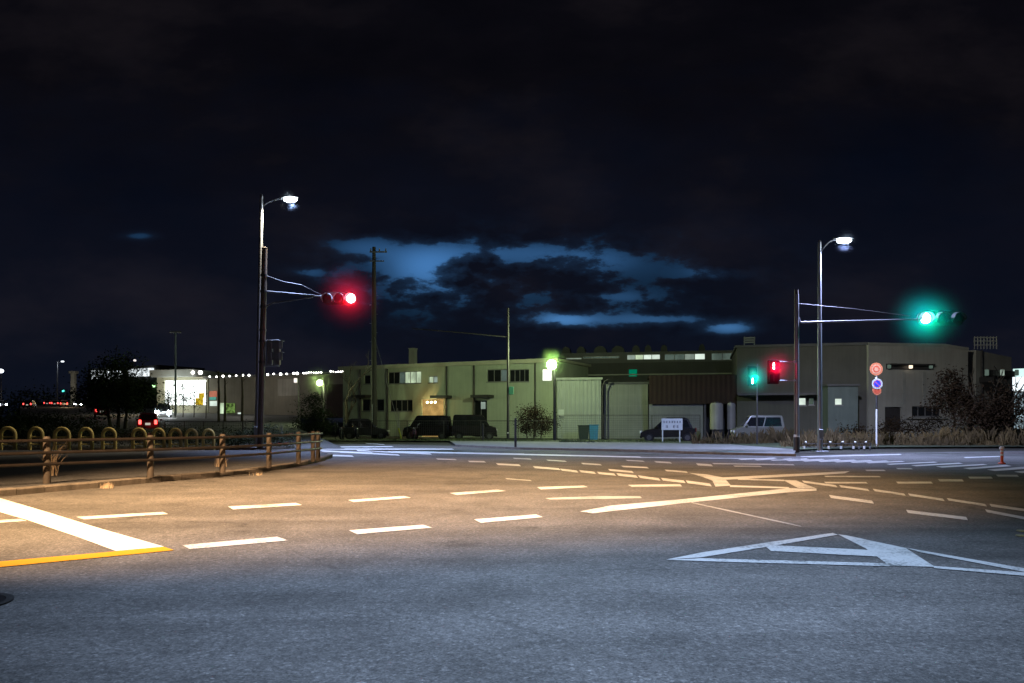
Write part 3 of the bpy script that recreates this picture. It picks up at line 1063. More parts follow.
# floodlight on a pole with a lit white panel
D = 57.0
fl = P(551.5, 365, D)
base = Vector((GX(554.5, D), D, 0))
t = thing('floodlight_pole', 'dark pole with blazing greenish floodlight and lit white panel by the shed', 'floodlight', base)
MB().tube([(0, 0, 0), (0, 0, ZY(360, D))], [.12, .09], 10).build('pole', STEEL_D, t)
hb = MB().bbox(fl.x - base.x - .32, fl.x - base.x + .32, -.2, -.02, fl.z - .28, fl.z + .28, .04).build('lamp_housing', STEEL, t)
FLOOD = E('flood_lens', (.85, 1.0, .62), 40)
MB().sphere((fl.x - base.x, -.26, fl.z), .36, 14, 8, (1, .4, 1)).build('lens', FLOOD, hb)
r = [P(542.3, 369.5, D) - base, P(551.7, 381, D) - base]
pn = MB().box(r[0].x, r[1].x, -.16, -.06, r[1].z, r[0].z).build('sign_panel', STEEL, t)
MB().quad((r[0].x + .02, -.164, r[1].z + .02), (r[1].x - .02, -.164, r[1].z + .02), (r[1].x - .02, -.164, r[0].z - .02), (r[0].x + .02, -.164, r[0].z - .02)).build('lit_face', E('lit_panel', (.95, 1, .88), 1.5, .2, 2), pn)
light('POINT', 'flood_light', fl + Vector((0, -.2, 1.5)), 2500, (.80, 1, .52), t, radius=.25)
light('POINT', 'flood_glow', fl + Vector((0, -.7, 0)), 260, (.72, 1, .5), t, radius=.15)
halo_ball(fl + Vector((0, -.5, 0)), 1.7, (.62, 1, .4), .35, 'the big floodlight')

# corrugated shed pair
def corrugated(mb, u0, u1, z0, z1, y, pitch=.3, amp=.05):
    n = max(2, int((u1 - u0) / (pitch / 4)))
    pts = []
    for i in range(n + 1):
        u_ = u0 + (u1 - u0) * i / n
        pts.append((u_, y - (amp if i % 4 in (1, 2) else 0)))
    vs = [(p[0], p[1], z0) for p in pts] + [(p[0], p[1], z1) for p in pts]
    mb.add(vs, [(i, i + 1, n + 2 + i, n + 1 + i) for i in range(n)])
    return mb


W = Wall(557, 65.5, 601, 65)
t = thing('shed', 'pale green lit corrugated steel shed next to the floodlight', 'shed', W.a, W.rz)
zt = W.uv(580, 380)[1]
mb = corrugated(MB(), 0, W.L, 0, zt, 0, .34, .025)
shell(mb, 0, W.L, 0, zt - .01, 6, .003)
mb.build('wall', SHEDW, t)
mb = MB().box(-.12, W.L + .12, -.22, 6.1, zt + .002, zt + .2)
mb.build('roof', SHEDW, t)
u_ = W.L + .12
MB().tube([(u_, -.1, .1), (u_, -.1, zt - .6), (u_ + .2, -.1, zt - .1), (u_ + .5, -.1, zt)], .07, 8).build('downpipe', STEEL_D, t)
r = W.rect(558.5, 409.5, 564, 416.5)
MB().box(r[0], r[1], -.12, -.055, r[2], r[3]).build('notice', SIGN_WHITE, t)
W = Wall(604, 66, 648, 65.5)
t = thing('shed', 'grey flat-fronted shed with panel joints, right of the pale corrugated one', 'shed', W.a, W.rz)
zt = W.uv(625, 384)[1]
mb = wall_holes(MB(), 0, W.L, 0, zt, [], 0)
shell(mb, 0, W.L, 0, zt, 6)
mb.build('wall', M('shed_grey', (.24, .25, .235), .7, .2, .7, grime=.18), t)
mb = MB()
for k in range(1, 12):
    mb.box(W.L * k / 12 - .015, W.L * k / 12 + .015, -.02, -.003, .1, zt - .1)
for k in range(1, 5):
    mb.box(0.02, W.L - .02, -.014, -.006, zt * k / 5 - .012, zt * k / 5 + .012)
mb.build('panel_joint', GREYTRIM, t)
MB().box(-.1, W.L + .1, -.15, 6.1, zt + .002, zt + .16).build('roof', ROOFM, t)

# long factory behind with clerestory windows and ventilators
W = Wall(556, 76, 762, 72)
t = thing('factory_building', 'long dark factory behind with a lit clerestory strip and roof ventilators', 'factory', W.a, W.rz)
zt = W.uv(660, 362.3)[1]
mb = wall_holes(MB(), 0, W.L, 0, zt, [], 0)
shell(mb, 0, W.L, 0, zt, 14)
mb.build('wall', DARKWALL, t)
groups = [((566, 357.4, 581.5, 359.6), 2, LIT_MID), ((583, 355.8, 619, 358.8), 4, LIT_DIM), ((627, 354, 660, 360), 4, [LIT_MID, LIT_G, LIT_W, LIT_W]),
          ((664.5, 353.2, 705, 360.3), 4, [LIT_DIM, LIT_DIM, LIT_MID, LIT_W]), ((711.5, 352.2, 755, 360.3), 4, LIT_DIM)]
ztop = W.uv(660, 351.5, 1.2)[1]
gr = [W.rect(*g[0], 1.2) for g in groups]
mb = wall_holes(MB(), 0.2, W.L, zt + .001, ztop, gr, .15, 1.2)
shell(mb, 0.2, W.L, zt + .002, ztop, 6, 1.2)
mb.build('clerestory', ROOFM, t)
for g, r in zip(groups, gr):
    window(t, r, g[1], g[2], .13, 1.2, False)
for px, pw in ((566, 9), (581, 9), (600, 13), (618, 13), (636, 8), (648, 7), (664, 7), (702, 6)):
    u_ = W.uv(px, 350, 3)[0]
    hw = pw / 2 * 74 / F
    MB().prism([(u_ - hw, 3, ztop - .1), (u_ + hw, 3, ztop - .1)] + [(u_ + hw * math.cos(a_), 3, ztop + .3 + .55 * math.sin(a_)) for a_ in [math.pi * q_ / 10 for q_ in range(11)]], (0, 1.2, 0)).build('roof_ventilator', M('ventilator', (.03, .032, .035), .6, .2, 1), t)
r = W.rect(629, 369.5, 637, 376.5)
MB().box(r[0], r[1], -.1, -.003, r[2], r[3]).build('exit_sign', LIT_TEAL, t)
r = W.rect(744, 336.5, 755, 343.5, 4)
mb = MB()
for k in range(3):
    z = r[2] + (r[3] - r[2]) * (k + .2) / 3
    mb.box(r[0], r[1], 4, 4.3, z, z + .14)
mb.box(r[0], r[0] + .08, 4, 4.3, ztop - .1, r[3])
mb.box(r[1] - .08, r[1], 4, 4.3, ztop - .1, r[3])
mb.build('roof_louvre', M('louvre', (.45, .47, .5), .6, .1, 2), t)
MB().box(.0, W.L, -.25, -.003, W.uv(640, 375.2)[1], W.uv(640, 374)[1]).build('gutter', GREYTRIM, t)

# rusty lean-to with grey wall below
W = Wall(649, 64, 736, 63)
t = thing('lean_to', 'rusty brown sheet-clad lean-to over a grey wall, behind the dark car', 'lean-to', W.a, W.rz)
z1, z2 = W.uv(690, 404)[1], W.uv(690, 376)[1]
mb = corrugated(MB(), 0, W.L, z1, z2, -.3, .4, .02)
mb.box(0, W.L, -.29, 4, z2 - .1, z2 + .05)
mb.build('cladding', RUST, t)
r = W.rect(649, 405, 703, 440)
MB().box(0, r[1], 0, .2, 0, z1 - .002).build('wall', M('leanto_wall', (.22, .22, .24), .85, .2, .8, grime=.18), t)
for u_ in (r[1] + .15, W.L * .82, W.L - .12):
    MB().box(u_ - .09, u_ + .09, -.1, .1, 0, z1).build('post', STEEL_D, t)
MB().box(0, W.L, 3.8, 4, 0, z2 - .11).build('back_wall', DARKWALL, t)

# dark warehouse in the middle with a low annex
W = Wall(737, 62.6, 868, 60.2)
t = thing('warehouse', 'wide dark grey warehouse with small lit windows behind the signal poles', 'warehouse', W.a, W.rz)
zt = W.uv(800, 346.5)[1]
hs = [W.rect(798.5, 397.5, 806, 405.5), W.rect(808.8, 397.8, 814, 405), W.rect(820, 397.5, 824, 405.5)]
mb = wall_holes(MB(), 0, W.L, 0, zt, hs, .15)
shell(mb, 0, W.L, 0, zt, 16)
mb.build('wall', M('warehouse_wall', (.10, .096, .09), .85, .2, .5, grime=.18), t)
for h_, m_ in zip(hs, (LIT_W, LIT_DIM, LIT_W)):
    window(t, h_, 1, m_, .13)
MB().box(-.15, W.L + .05, -.2, 16.1, zt + .002, zt + .2).build('roof', ROOFM, t)
r = W.rect(737, 393, 820, 396)
MB().box(r[0], r[1], -1.6, -.003, r[2], r[3]).build('canopy', STEEL_D, t)
W = Wall(828, 57.5, 858, 57.2)
t = thing('annex', 'small teal grey flat-roofed annex with one square lit window, left of the round signs', 'annex', W.a, W.rz)
zt = W.uv(840, 386)[1]
hs = [W.rect(835, 398, 842.3, 405.3)]
mb = wall_holes(MB(), 0, W.L, 0, zt, hs, .15)
shell(mb, 0, W.L, 0, zt, 2.4)
mb.build('wall', M('annex_wall', (.13, .16, .15), .8, .2, .9, grime=.18), t)
window(t, hs[0], 1, LIT_W, .13)
MB().box(-.1, W.L + .1, -.2, 2.5, zt + .002, zt + .14).build('roof', ROOFM, t)

# grey concrete hall on the right
W = Wall(868.5, 60, 968, 61.5)
t = thing('concrete_hall', 'large blank grey concrete hall behind the round road signs', 'hall', W.a, W.rz)
zt = W.uv(869, 343.3)[1]
u1, u2 = W.uv(945, 345)[0], W.L
z2 = W.uv(968, 348.5)[1]
hs = [W.rect(885, 407, 902, 432), W.rect(912, 406.5, 941, 416.5)]
zs_ = W.uv(945, 346)[1]
hs = [(h[0], h[1], max(.02, h[2]), h[3]) for h in hs]
mb = wall_holes(MB(), 0, W.L, 0, z2, hs, .25)
mb.add([(0, 0, z2), (W.L, 0, z2), (u1, 0, zt), (0, 0, zt)], [(0, 1, 2, 3)])
mb.quad((0, 0, 0), (0, 0, zt), (0, 15, zt), (0, 15, 0))
mb.quad((W.L, 0, z2), (W.L, 0, 0), (W.L, 15, 0), (W.L, 15, z2))
mb.quad((0, 0, zt), (u1, 0, zt), (u1, 15, zt), (0, 15, zt))
mb.quad((u1, 0, zt), (W.L, 0, z2), (W.L, 15, z2), (u1, 15, zt))
mb.build('wall', GREYWALL, t)
mb = MB().box(-.04, u1, -.08, -.003, zt - .16, zt + .06)
mb.prism([(u1, -.08, zt - .16), (u2, -.08, z2 - .16), (u2, -.08, z2 + .06), (u1, -.08, zt + .06)], (0, .077, 0))
mb.build('roof_trim', GREYTRIM, t)
window(t, hs[1], 4, PANE_D, .2)
a, b, c, d = hs[0]
MB().box(a + .01, b - .01, .2, .24, c, d - .01).build('shutter_door', STEEL_D, t)
r = W.rect(886, 364.5, 931, 369.5)
mb = MB().box(r[0], r[1], -.5, -.003, r[3] - .12, r[3])
mb.box(r[0], r[1], -.03, -.004, r[2], r[3] - .122)
mb.build('lamp_ledge', STEEL_D, t)
for px, em in ((886.5, LIT_DIM), (908, LAMP_W), (928, LIT_DIM)):
    q = W.uv(px, 367)
    MB().bbox(q[0] - .1, q[0] + .1, -.45, -.2, q[1] - .14, q[1] + .16, .03).build('wall_lamp', em if em is not LAMP_W else E('wall_lamp_warm', (1, .82, .6), 1.6), t)
for px in (904, 924):
    q = W.uv(px, 372)
    MB().box(q[0] - .13, q[0] + .13, -.05, -.003, 2.9, q[1]).build('pilaster', GREYTRIM, t)
r = W.rect(905, 417.5, 945, 419)
MB().box(r[0], r[1], -.25, -.003, r[2], r[3]).build('ledge', GREYTRIM, t)

W = Wall(976, 63, 1011.5, 65.5)
t = thing('concrete_hall', 'second grey hall with sloping roof and outside stair, at the right edge', 'hall', W.a, W.rz)
za, zb = W.uv(977, 350)[1], W.uv(1011, 357.3)[1]
mb = MB()
mb.add([(0, 0, 0), (W.L, 0, 0), (W.L, 0, zb), (0, 0, za)], [(0, 1, 2, 3)])
mb.quad((0, 0, 0), (0, 0, za), (0, 12, za), (0, 12, 0))
mb.quad((W.L, 0, zb), (W.L, 0, 0), (W.L, 12, 0), (W.L, 12, zb))
mb.quad((0, 0, za), (W.L, 0, zb), (W.L, 12, zb), (0, 12, za))
mb.build('wall', GREYWALL, t)
r = W.rect(984, 371.5, 1009, 376)
MB().box(r[0], r[1], -.5, -.003, r[2], r[3]).build('lamp_ledge', STEEL_D, t)
for px, em in ((979, LIT_DIM), (994.5, LIT_MID), (1009, LIT_DIM)):
    q = W.uv(px, 373)
    MB().bbox(q[0] - .13, q[0] + .13, -.75, -.52, q[1] - .25, q[1] + .25, .03).build('wall_lamp', em, t)
# outside stair: stringer, treads, rail
sa, sb = W.uv(979, 378), W.uv(998, 406)
mb = MB()
mb.prism([(sa[0], -1.2, sa[1]), (sa[0], -1.2, sa[1] - .35), (sb[0], -1.2, sb[1] - .35), (sb[0], -1.2, sb[1])], (0, 1.18, 0))
for k in range(12):
    f_ = k / 12
    x = sa[0] + (sb[0] - sa[0]) * f_
    z = sa[1] + (sb[1] - sa[1]) * f_
    mb.box(x, x + .3, -1.2, -.03, z + .01, z + .06)
mb.tube([(sa[0], -1.2, sa[1] + .95), (sb[0], -1.2, sb[1] + .95)], .03, 6)
for k in range(6):
    f_ = k / 5
    x = sa[0] + (sb[0] - sa[0]) * f_
    z = sa[1] + (sb[1] - sa[1]) * f_
    mb.tube([(x, -1.2, z), (x, -1.2, z + .95)], .025, 6)
mb.build('stair', STEEL_D, t)
# roof rack of pipes
def wl_(p):
    d_ = p - W.a
    return Vector((d_.dot(W.d), d_.dot(W.n), d_.z))


mb = MB()
for k in range(8):
    a_, b_ = wl_(P(974.5 + 22 * k / 7, 349, 67)), wl_(P(974.5 + 22 * k / 7, 336.5, 67))
    mb.tube([a_, b_], .05, 6)
for py in (337.5, 341, 345):
    mb.tube([wl_(P(974, py, 66.94)), wl_(P(997, py, 66.94))], .05, 6)
mb.build('roof_rack', M('rack_steel', (.5, .5, .47), .6, .1, 2), t)
u_ = W.uv(980.5, 370)[0]
MB().tube([(u_, -.12, 0), (u_, -.12, za)], .08, 8).build('downpipe', STEEL_D, t)

# brightly lit shop at the right edge
W = Wall(1012.5, 92, 1075, 88)
t = thing('lit_shop', 'white brightly lit shop front at the right edge beyond the halls', 'shop', W.a, W.rz)
zt = W.uv(1018, 377)[1]
mb = MB().box(0, W.L, .3, 9, 0, zt - .1)
mb.build('wall', GREYTRIM, t)
r = W.rect(1012.5, 390.5, 1075, 377)
MB().box(.0, W.L, 0, .29, W.uv(1016, 391)[1], zt).build('fascia', E('lit_fascia', (.85, .95, 1), 1.7, .15, 1), t)
MB().box(.05, 1.4, .0, .4, zt + .003, zt + 1.0).build('roof_sign', E('lit_roof_sign', (.7, 1, .95), 1.2, .2, 1), t)
window(t, (0.1, W.L - .1, .6, W.uv(1016, 391.8)[1]), 6, E('lit_glazing', (.55, .72, .82), .8, .7, 1.2), .28, 0, False)

# ------------------------------------------------------------------ left: showroom, long sheds, far things
zb_ = ramp_z(98)
W = Wall(157, 99, 208, 97, zb_)
t = thing('lit_shop', 'low shop with blazing white glass front at the left, behind the thin trees', 'shop', W.a, W.rz)
zt = W.uv(180, 370)[1]
zg = W.uv(180, 379)[1]
zl = W.uv(180, 405.5)[1]
r = W.rect(164, 379.5, 206, 405.5)
mb = wall_holes(MB(), 0, W.L, 0, zg + .25, [r], .3)
shell(mb, 0, W.L, 0, zg + .25, 9)
mb.build('wall', M('shop_wall', (.42, .40, .30), .8, .15, 1), t)
MB().box(-.4, W.L * .78, -.9, 9, zg + .252, zt).build('fascia', M('shop_fascia', (.35, .36, .35), .6, .1, 2), t)
window(t, r, 5, LIT_SHOP, .25, 0, False)
sh = MB()
for (x0, y0, x1, y1) in ((196, 398, 203, 405), (199.5, 393, 204, 398)):
    q = W.rect(x0, y0, x1, y1)
    sh.box(q[0], q[1], -.1, .05, q[2], q[3])
sh.build('display_banner', E('lit_yellow_banner', (.95, .65, .03), .7, .3, 1), t)
for px in (198, 205.5):
    q = W.uv(px, 373)
    MB().sphere((q[0], -1.0, q[1]), .26 if px > 200 else .2, 10, 6).build('eave_lamp', LAMP_W, t)
wl = W.a + W.d * (W.L / 2) - W.n * 2.5
light('POINT', 'shop_light', (wl.x, wl.y, zb_ + 2.6), 500, (.9, 1, .92), radius=.6)

W = Wall(209, 97, 347, 86, ramp_z(84))
t = thing('long_shed', 'long low shed with a string of small white lamps along its eave', 'shed', W.a, W.rz)
zt = W.uv(280, 376)[1]
hs = [W.rect(209.5, 396, 218, 404), W.rect(226, 389, 236, 398)]
mb = wall_holes(MB(), 0, W.L, 0, zt, [], .2)
shell(mb, 0, W.L, 0, zt, 10)
mb.build('wall', M('long_shed_wall', (.22, .20, .16), .85, .3, .35, grime=.18), t)
MB().box(-.2, W.L + .2, -.8, 10.2, zt + .002, zt + .2).build('roof', ROOFM, t)
for px in [210, 216.8, 223.4, 230, 236.5, 243, 249.3, 268, 274, 281, 287, 294, 297.5, 304, 306.5, 309, 311.5, 314, 316.5, 319, 321.5, 331, 333.5, 336, 338.5, 341, 343.5]:
    q = W.uv(px, 373.4 + .012 * (px - 209), -.8)
    MB().sphere((q[0], -.85, zt + .18 + random.uniform(-.05, .05)), random.choice((.10, .13, .16)) * (.62 if px > 303 else 1), 8, 6).build('eave_lamp', LAMP_W, t)
for (x0, y0, x1, y1, m_) in ((210, 391, 217, 397, E('lit_red_panel', (1, .35, .22), .5, .3, 2)), (210, 397, 216, 400, E('lit_teal_panel', (.2, .75, .6), .5, .3, 2)), (210.5, 401, 217, 406, LIT_W), (220.5, 403, 224, 417, LIT_G),
                             (227, 403, 235, 413, E('lit_plants', (.35, .6, .15), .45, .9, 3)), (238.5, 412.5, 241, 418, LIT_W)):
    q = W.rect(x0, y0, x1, y1)
    MB().box(q[0], q[1], -.12, -.003, max(.05, q[2]), q[3]).build('lit_panel', m_, t)
q = W.rect(278, 378.5, 300, 396)
MB().box(q[0], q[1], -.06, -.003, q[2], q[3]).build('pale_cladding', M('pale_cladding', (.34, .32, .28), .8, .25, .5, grime=.5), t)
q = W.rect(327, 384, 344, 424)
MB().box(q[0], q[1], -.1, -.003, max(0.05, q[2]), q[3]).build('rusty_door', RUST, t)
wl = W.a + W.d * (W.L * .55) - W.n * 6
light('POINT', 'shed_light', (wl.x, wl.y, 5.5), 260, (1, .93, .8), radius=.5)

D = 68
bf = P(320.5, 383, D)
base = Vector((bf.x + .3, D, ramp_z(D)))
t = thing('floodlight_pole', 'yellowish floodlight on a short pole in front of the long shed', 'floodlight', base)
MB().tube([(0, 0, 0), (0, 0, bf.z - base.z)], [.09, .07], 8).build('pole', STEEL_D, t)
hb = MB().bbox(-.55, -.05, -.25, 0, bf.z - base.z - .22, bf.z - base.z + .22, .03).build('lamp_housing', STEEL, t)
MB().sphere((-.3, -.28, bf.z - base.z), .26, 12, 8, (1, .4, 1)).build('lens', E('yellow_flood', (.9, 1, .55), 22), hb)
light('POINT', 'flood_light', bf + Vector((0, -.6, 0)), 700, (.8, 1, .5), t, radius=.15)
halo_ball(bf + Vector((0, -.55, 0)), 2.4, (.8, 1, .5), .10, 'the yellowish floodlight')
D = 70
bf = P(297, 380.5, D)
base = Vector((GX(298.5, D), D, ramp_z(D)))
t = thing('street_lamp', 'thin dark lamp post with small white lantern in front of the long shed', 'street lamp', base)
MB().tube([(0, 0, 0), (0, 0, bf.z - base.z + .3)], [.07, .05], 8).build('pole', STEEL_D, t)
hb = MB().bbox(-.42, -.06, -.12, .12, bf.z - base.z - .24, bf.z - base.z + .24, .04).build('lamp_head', STEEL, t)
MB().bbox(-.38, -.1, -.19, -.122, bf.z - base.z - .2, bf.z - base.z + .2, .02).build('lens', E('dim_lantern', (1, .9, .85), 1.3), hb)

D = 88
base = Vector((GX(175.5, D), D, ramp_z(D)))
t = thing('lamp_post', 'thin unlit T-topped lamp post in front of the bright shop', 'lamp post', base)
MB().tube([(0, 0, 0), (0, 0, ZY(331, D) - base.z)], [.14, .1], 10).build('pole', M('post_green_grey', (.20, .26, .25), .6, .2, 2), t)
MB().bbox(-.65, .65, -.1, .1, ZY(333, D) - base.z, ZY(331, D) - base.z, .03).build('crossbar', STEEL, t)

D = 190
bs = Vector((GX(57.2, D), D, ramp_z(D)))
t = thing('street_lamp', 'distant lit street lamp on the far left skyline', 'street lamp', bs)
tp = P(57.5, 361.5, D) - bs
MB().tube([(0, 0, 0), tp], [.2, .14], 8).build('pole', STEEL, t)
hd_ = P(62.5, 361.5, D) - bs
MB().tube([tp + Vector((0, 0, -.4)), hd_], .07, 6).build('bracket_arm', STEEL, t)
MB().sphere(hd_, .34, 10, 6, (1.3, .6, .5)).build('lamp_head', E('far_lamp', (.85, .92, 1), 3), t)
light('POINT', 'street_lamp_light', P(60, 363, D - 2), 150, (.85, .92, 1), radius=.2)
D = 230
bs = Vector((GX(73.5, D), D, 3.5))
t = thing('tower', 'distant pale square tower with a wider cap on the far left', 'tower', bs)
z1 = ZY(371, D) - 3.5
MB().bbox(-.6, .6, -.6, .6, 0, z1 - .8, .05).build('shaft', M('tower_white', (.5, .5, .45), .7, .15, 1), t)
MB().bbox(-1.0, 1.0, -1, 1, z1 - .79, z1, .08).build('cap', M('tower_white', (.5, .5, .45)), t)
light('POINT', 'tower_light', P(76, 392, D - 8), 500, (1, .9, .7), radius=.5)

# store behind the dark tree with lit white signboards
W = Wall(88, 150, 160, 140, ramp_z(140))
t = thing('store_building', 'distant store with lit white signboards glimpsed through the dark tree', 'store', W.a, W.rz)
zt = W.uv(120, 367)[1]
mb = wall_holes(MB(), 0, W.L, 0, zt, [], .2)
shell(mb, 0, W.L, 0, zt, 10)
mb.build('wall', DARKWALL, t)
for (x0, y0, x1, y1) in ((93, 369.5, 122, 380), (130, 368, 154, 377)):
    q = W.rect(x0, y0, x1, y1)
    MB().box(q[0], q[1], -.4, -.003, q[2], q[3]).build('lit_signboard', E('lit_signboard', (.88, .96, 1), 1.6, .9, .8), t)
q = W.uv(155.5, 386)
MB().sphere((q[0], -.4, q[1]), .28, 8, 6).build('wall_lamp', E('green_lamp', (.5, 1, .4), 3), t)
D = 160
for px, py, lab, m_, rad in ((1, 371, 'white lamp on a thin mast at the left edge', E('mast_lamp', (.85, .92, 1), 5), .55), (135, 360.5, 'small lamp on a mast above the dark tree', E('mast_lamp_dim', (1, .9, .85), 1.2), .3)):
    bs = Vector((GX(px, D), D, ramp_z(D)))
    t = thing('lamp_mast', lab, 'lamp mast', bs)
    MB().tube([(0, 0, 0), (0, 0, ZY(py, D) - bs.z)], [.12, .08], 8).build('pole', STEEL_D, t)
    MB().sphere((0, -.1, ZY(py, D) - bs.z), rad, 10, 6, (1, 1, .8)).build('lamp_head', m_, t)
D = 210
bs = Vector((GX(64, D), D, ramp_z(D)))
t = thing('traffic_signal', 'tiny distant traffic signal glowing green below the pale tower', 'traffic signal', bs)
MB().tube([(0, 0, 0), (0, 0, ZY(390, D) - bs.z)], .1, 8).build('pole', STEEL_D, t)
MB().bbox(-.6, .9, -.15, .15, ZY(392.5, D) - bs.z, ZY(389.5, D) - bs.z, .05).build('signal_head', SIGNAL_GREY, t)
MB().sphere((-.1, -.2, ZY(391, D) - bs.z), .32, 8, 6).build('lens', E('far_green', (.1, 1, .8), 2.0), t)


# ------------------------------------------------------------------ vegetation
def leaves(mb, blobs, n, size, flat=.35, rng=random):
    """leaf-sized faces gathered in clumps through several ellipsoids"""
    tot_ = sum(b[3] * b[4] * b[5] for b in blobs)
    for (cx, cy, cz, rx, ry, rz) in blobs:
        k = max(1, int(n * rx * ry * rz / tot_))
        ncl = max(4, k // 26)
        for _ in range(ncl):
            while True:
                q = Vector((rng.uniform(-1, 1), rng.uniform(-1, 1), rng.uniform(-1, 1)))
                if .25 < q.length < 1:
                    break
            q *= 1 + rng.uniform(-.08, .14)
            c = Vector((cx + q.x * rx, cy + q.y * ry, cz + q.z * rz))
            sp = size * rng.uniform(1.5, 3.2)
            for _ in range(26):
                p = c + Vector((rng.gauss(0, sp), rng.gauss(0, sp), rng.gauss(0, sp * .7)))
                a = Vector((rng.gauss(0, 1), rng.gauss(0, 1), rng.gauss(0, .6))).normalized()
                b = a.orthogonal().normalized()
                b = (Matrix.Rotation(rng.uniform(0, 6.28), 3, a) @ b)
                s_ = size * rng.uniform(.6, 1.3)
                mb.add([p - a * s_ * .6, p + b * s_ * flat, p + a * s_ * .6, p - b * s_ * flat], [(0, 1, 2, 3)])
    return mb


def limbs(mb, p, d, L, r, depth, rng=random, spread=.55):
    q = p + d * L * .5 + Vector((rng.uniform(-.06, .06) * L, rng.uniform(-.06, .06) * L, 0))
    e = p + d * L
    mb.tube([p, q, e], [r, r * .8, r * .6], 7 if depth > 1 else 5)
    if depth <= 0:
        return
    for k in range(rng.choice((2, 3))):
        nd_ = (d + Vector((rng.uniform(-1, 1), rng.uniform(-1, 1), rng.uniform(-.3, .6))) * spread).normalized()
        limbs(mb, e if k else q, nd_, L * rng.uniform(.55, .8), r * .55, depth - 1, rng, spread)


def tree(name, label, base, hgt, blobs, n, size, mat, cat='tree', r=.14, group=None, lean=0, stems=1):
    t = thing(name, label, cat, base, group=group)
    mb = MB()
    for k in range(stems):
        off = Vector((0 if stems == 1 else (k - (stems - 1) / 2) * .55, 0, 0))
        limbs(mb, off, Vector((lean + (k - (stems - 1) / 2) * .12, 0, 1)).normalized(), hgt * .42, r, 3)
    mb.build('trunk', BARK, t)
    o = Vector(base)
    leaves(MB(), [(b[0] - o.x, b[1] - o.y, b[2] - o.z, b[3], b[4], b[5]) for b in blobs], n, size).build('crown', mat, t)
    return t


def pxblobs(D, lst, dy=.7):
    return [(GX(x, D), D, ZY(y, D), rx * D / F, rx * D / F * dy, ry * D / F) for x, y, rx, ry in lst]


D = 60
tree('evergreen_tree', 'big dark bushy tree in front of the lit signboards at the left', Vector((GX(118, D), D, ramp_z(D))), 6,
     pxblobs(D, [(118, 392, 34, 22), (95, 398, 22, 14), (140, 396, 20, 16), (112, 372, 24, 16), (124, 362, 13, 11), (84, 390, 10, 9), (148, 396, 9, 8), (100, 382, 17, 12)]), 9000, .17, LEAF, stems=3)
D = 52
tree('shrub', 'dark broad shrub mound at the left edge behind the yellow hoops', Vector((GX(15, D), D, .1)), 2.5, pxblobs(D, [(10, 425, 40, 12), (45, 424, 28, 11), (75, 428, 28, 9), (-30, 425, 30, 13)]), 7000, .13, LEAF, 'shrub', .05, stems=4)
for k, (px, D, ty, lab) in enumerate(((218.6, 72, 371, 'thin dark bare tree trunk, left one of the close pair by the lit panels'), (224.8, 73, 373, 'thin dark bare tree trunk, right one of the close pair by the lit panels'),
                                      (242, 74, 372, 'thin dark bare tree alone between the lit panels and the tall lamp'), (206, 80, 382, 'thin sapling silhouetted against the right end of the bright shop window'),
                                      (183, 84, 384, 'bushy young tree silhouetted against the middle of the bright shop window'), (168, 84, 388, 'spindly young tree silhouetted at the left end of the bright window'), (194, 84, 385, 'thin upright young tree before the yellow banner'))):
    base = Vector((GX(px, D), D, ramp_z(D)))
    t = thing('young_tree', lab, 'tree', base)
    hg = ZY(ty, D) - base.z
    mb = MB().tube([(0, 0, 0), (.04, 0, hg * .5), (-.02, 0, hg)], [.13 if k < 3 else .06, .11 if k < 3 else .05, .05], 8)
    rr = random.Random(40 + k)
    for j in range(9 if k > 2 else 5):
        z = hg * rr.uniform(.4 if k > 2 else .7, .98)
        a = rr.uniform(0, 6.28)
        mb.tube([(0, 0, z), (math.cos(a) * .5, math.sin(a) * .5, z + .35)], [.035, .01], 5)
    mb.build('trunk', BARK, t)
    if k in (4, 5, 6):
        w_ = {4: .65, 5: .4, 6: .25}[k]
        leaves(MB(), [(0, 0, hg * .62, w_, w_, hg * .22), (.2, 0, hg * .4, w_ * .8, w_ * .7, hg * .15), (-.1, 0, hg * .8, w_ * .5, w_ * .5, hg * .15)], 700 if k != 6 else 260, .13).build('crown', LEAF, t)
# bare tree at the left end of the cream factory
D = 70
base = Vector((GX(346, D), D, 0))
t = thing('bare_tree', 'bare branching tree at the left end of the cream factory', 'tree', base)
rr = random.Random(5)
mb = MB()
limbs(mb, Vector((0, 0, 0)), Vector((0, 0, 1)), 3.4, .22, 5, rr, .6)
mb.build('trunk', BARK, t)
# round reddish bush by the floodlight pole and other shrubs
D = 62
tree('shrub', 'round reddish brown bush beside the floodlight pole', Vector((GX(534, D), D, .1)), 1.8, pxblobs(D, [(533, 420, 15, 14), (524, 424, 10, 10), (545, 425, 12, 9)]), 6500, .10, LEAF_R, 'shrub', .05, stems=3)
D = 61
tree('shrub', 'dark rounded bush in front of the long shed, left of the scooters', Vector((GX(315, D), D, .1)), 3, pxblobs(D, [(313, 408, 14, 14), (306, 424, 14, 12), (322, 422, 14, 14)]), 5500, .11, LEAF, 'shrub', .06, stems=3)
D = 41
tree('shrub', 'dark bush around the feet of the tall lamp and red signal poles', Vector((GX(262, D), D + .5, .12)), 1.4, pxblobs(D, [(262, 436, 20, 11), (245, 440, 16, 9), (284, 439, 18, 9), (232, 442, 12, 6)]), 4200, .075, LEAF_H, 'shrub', .035, stems=4)
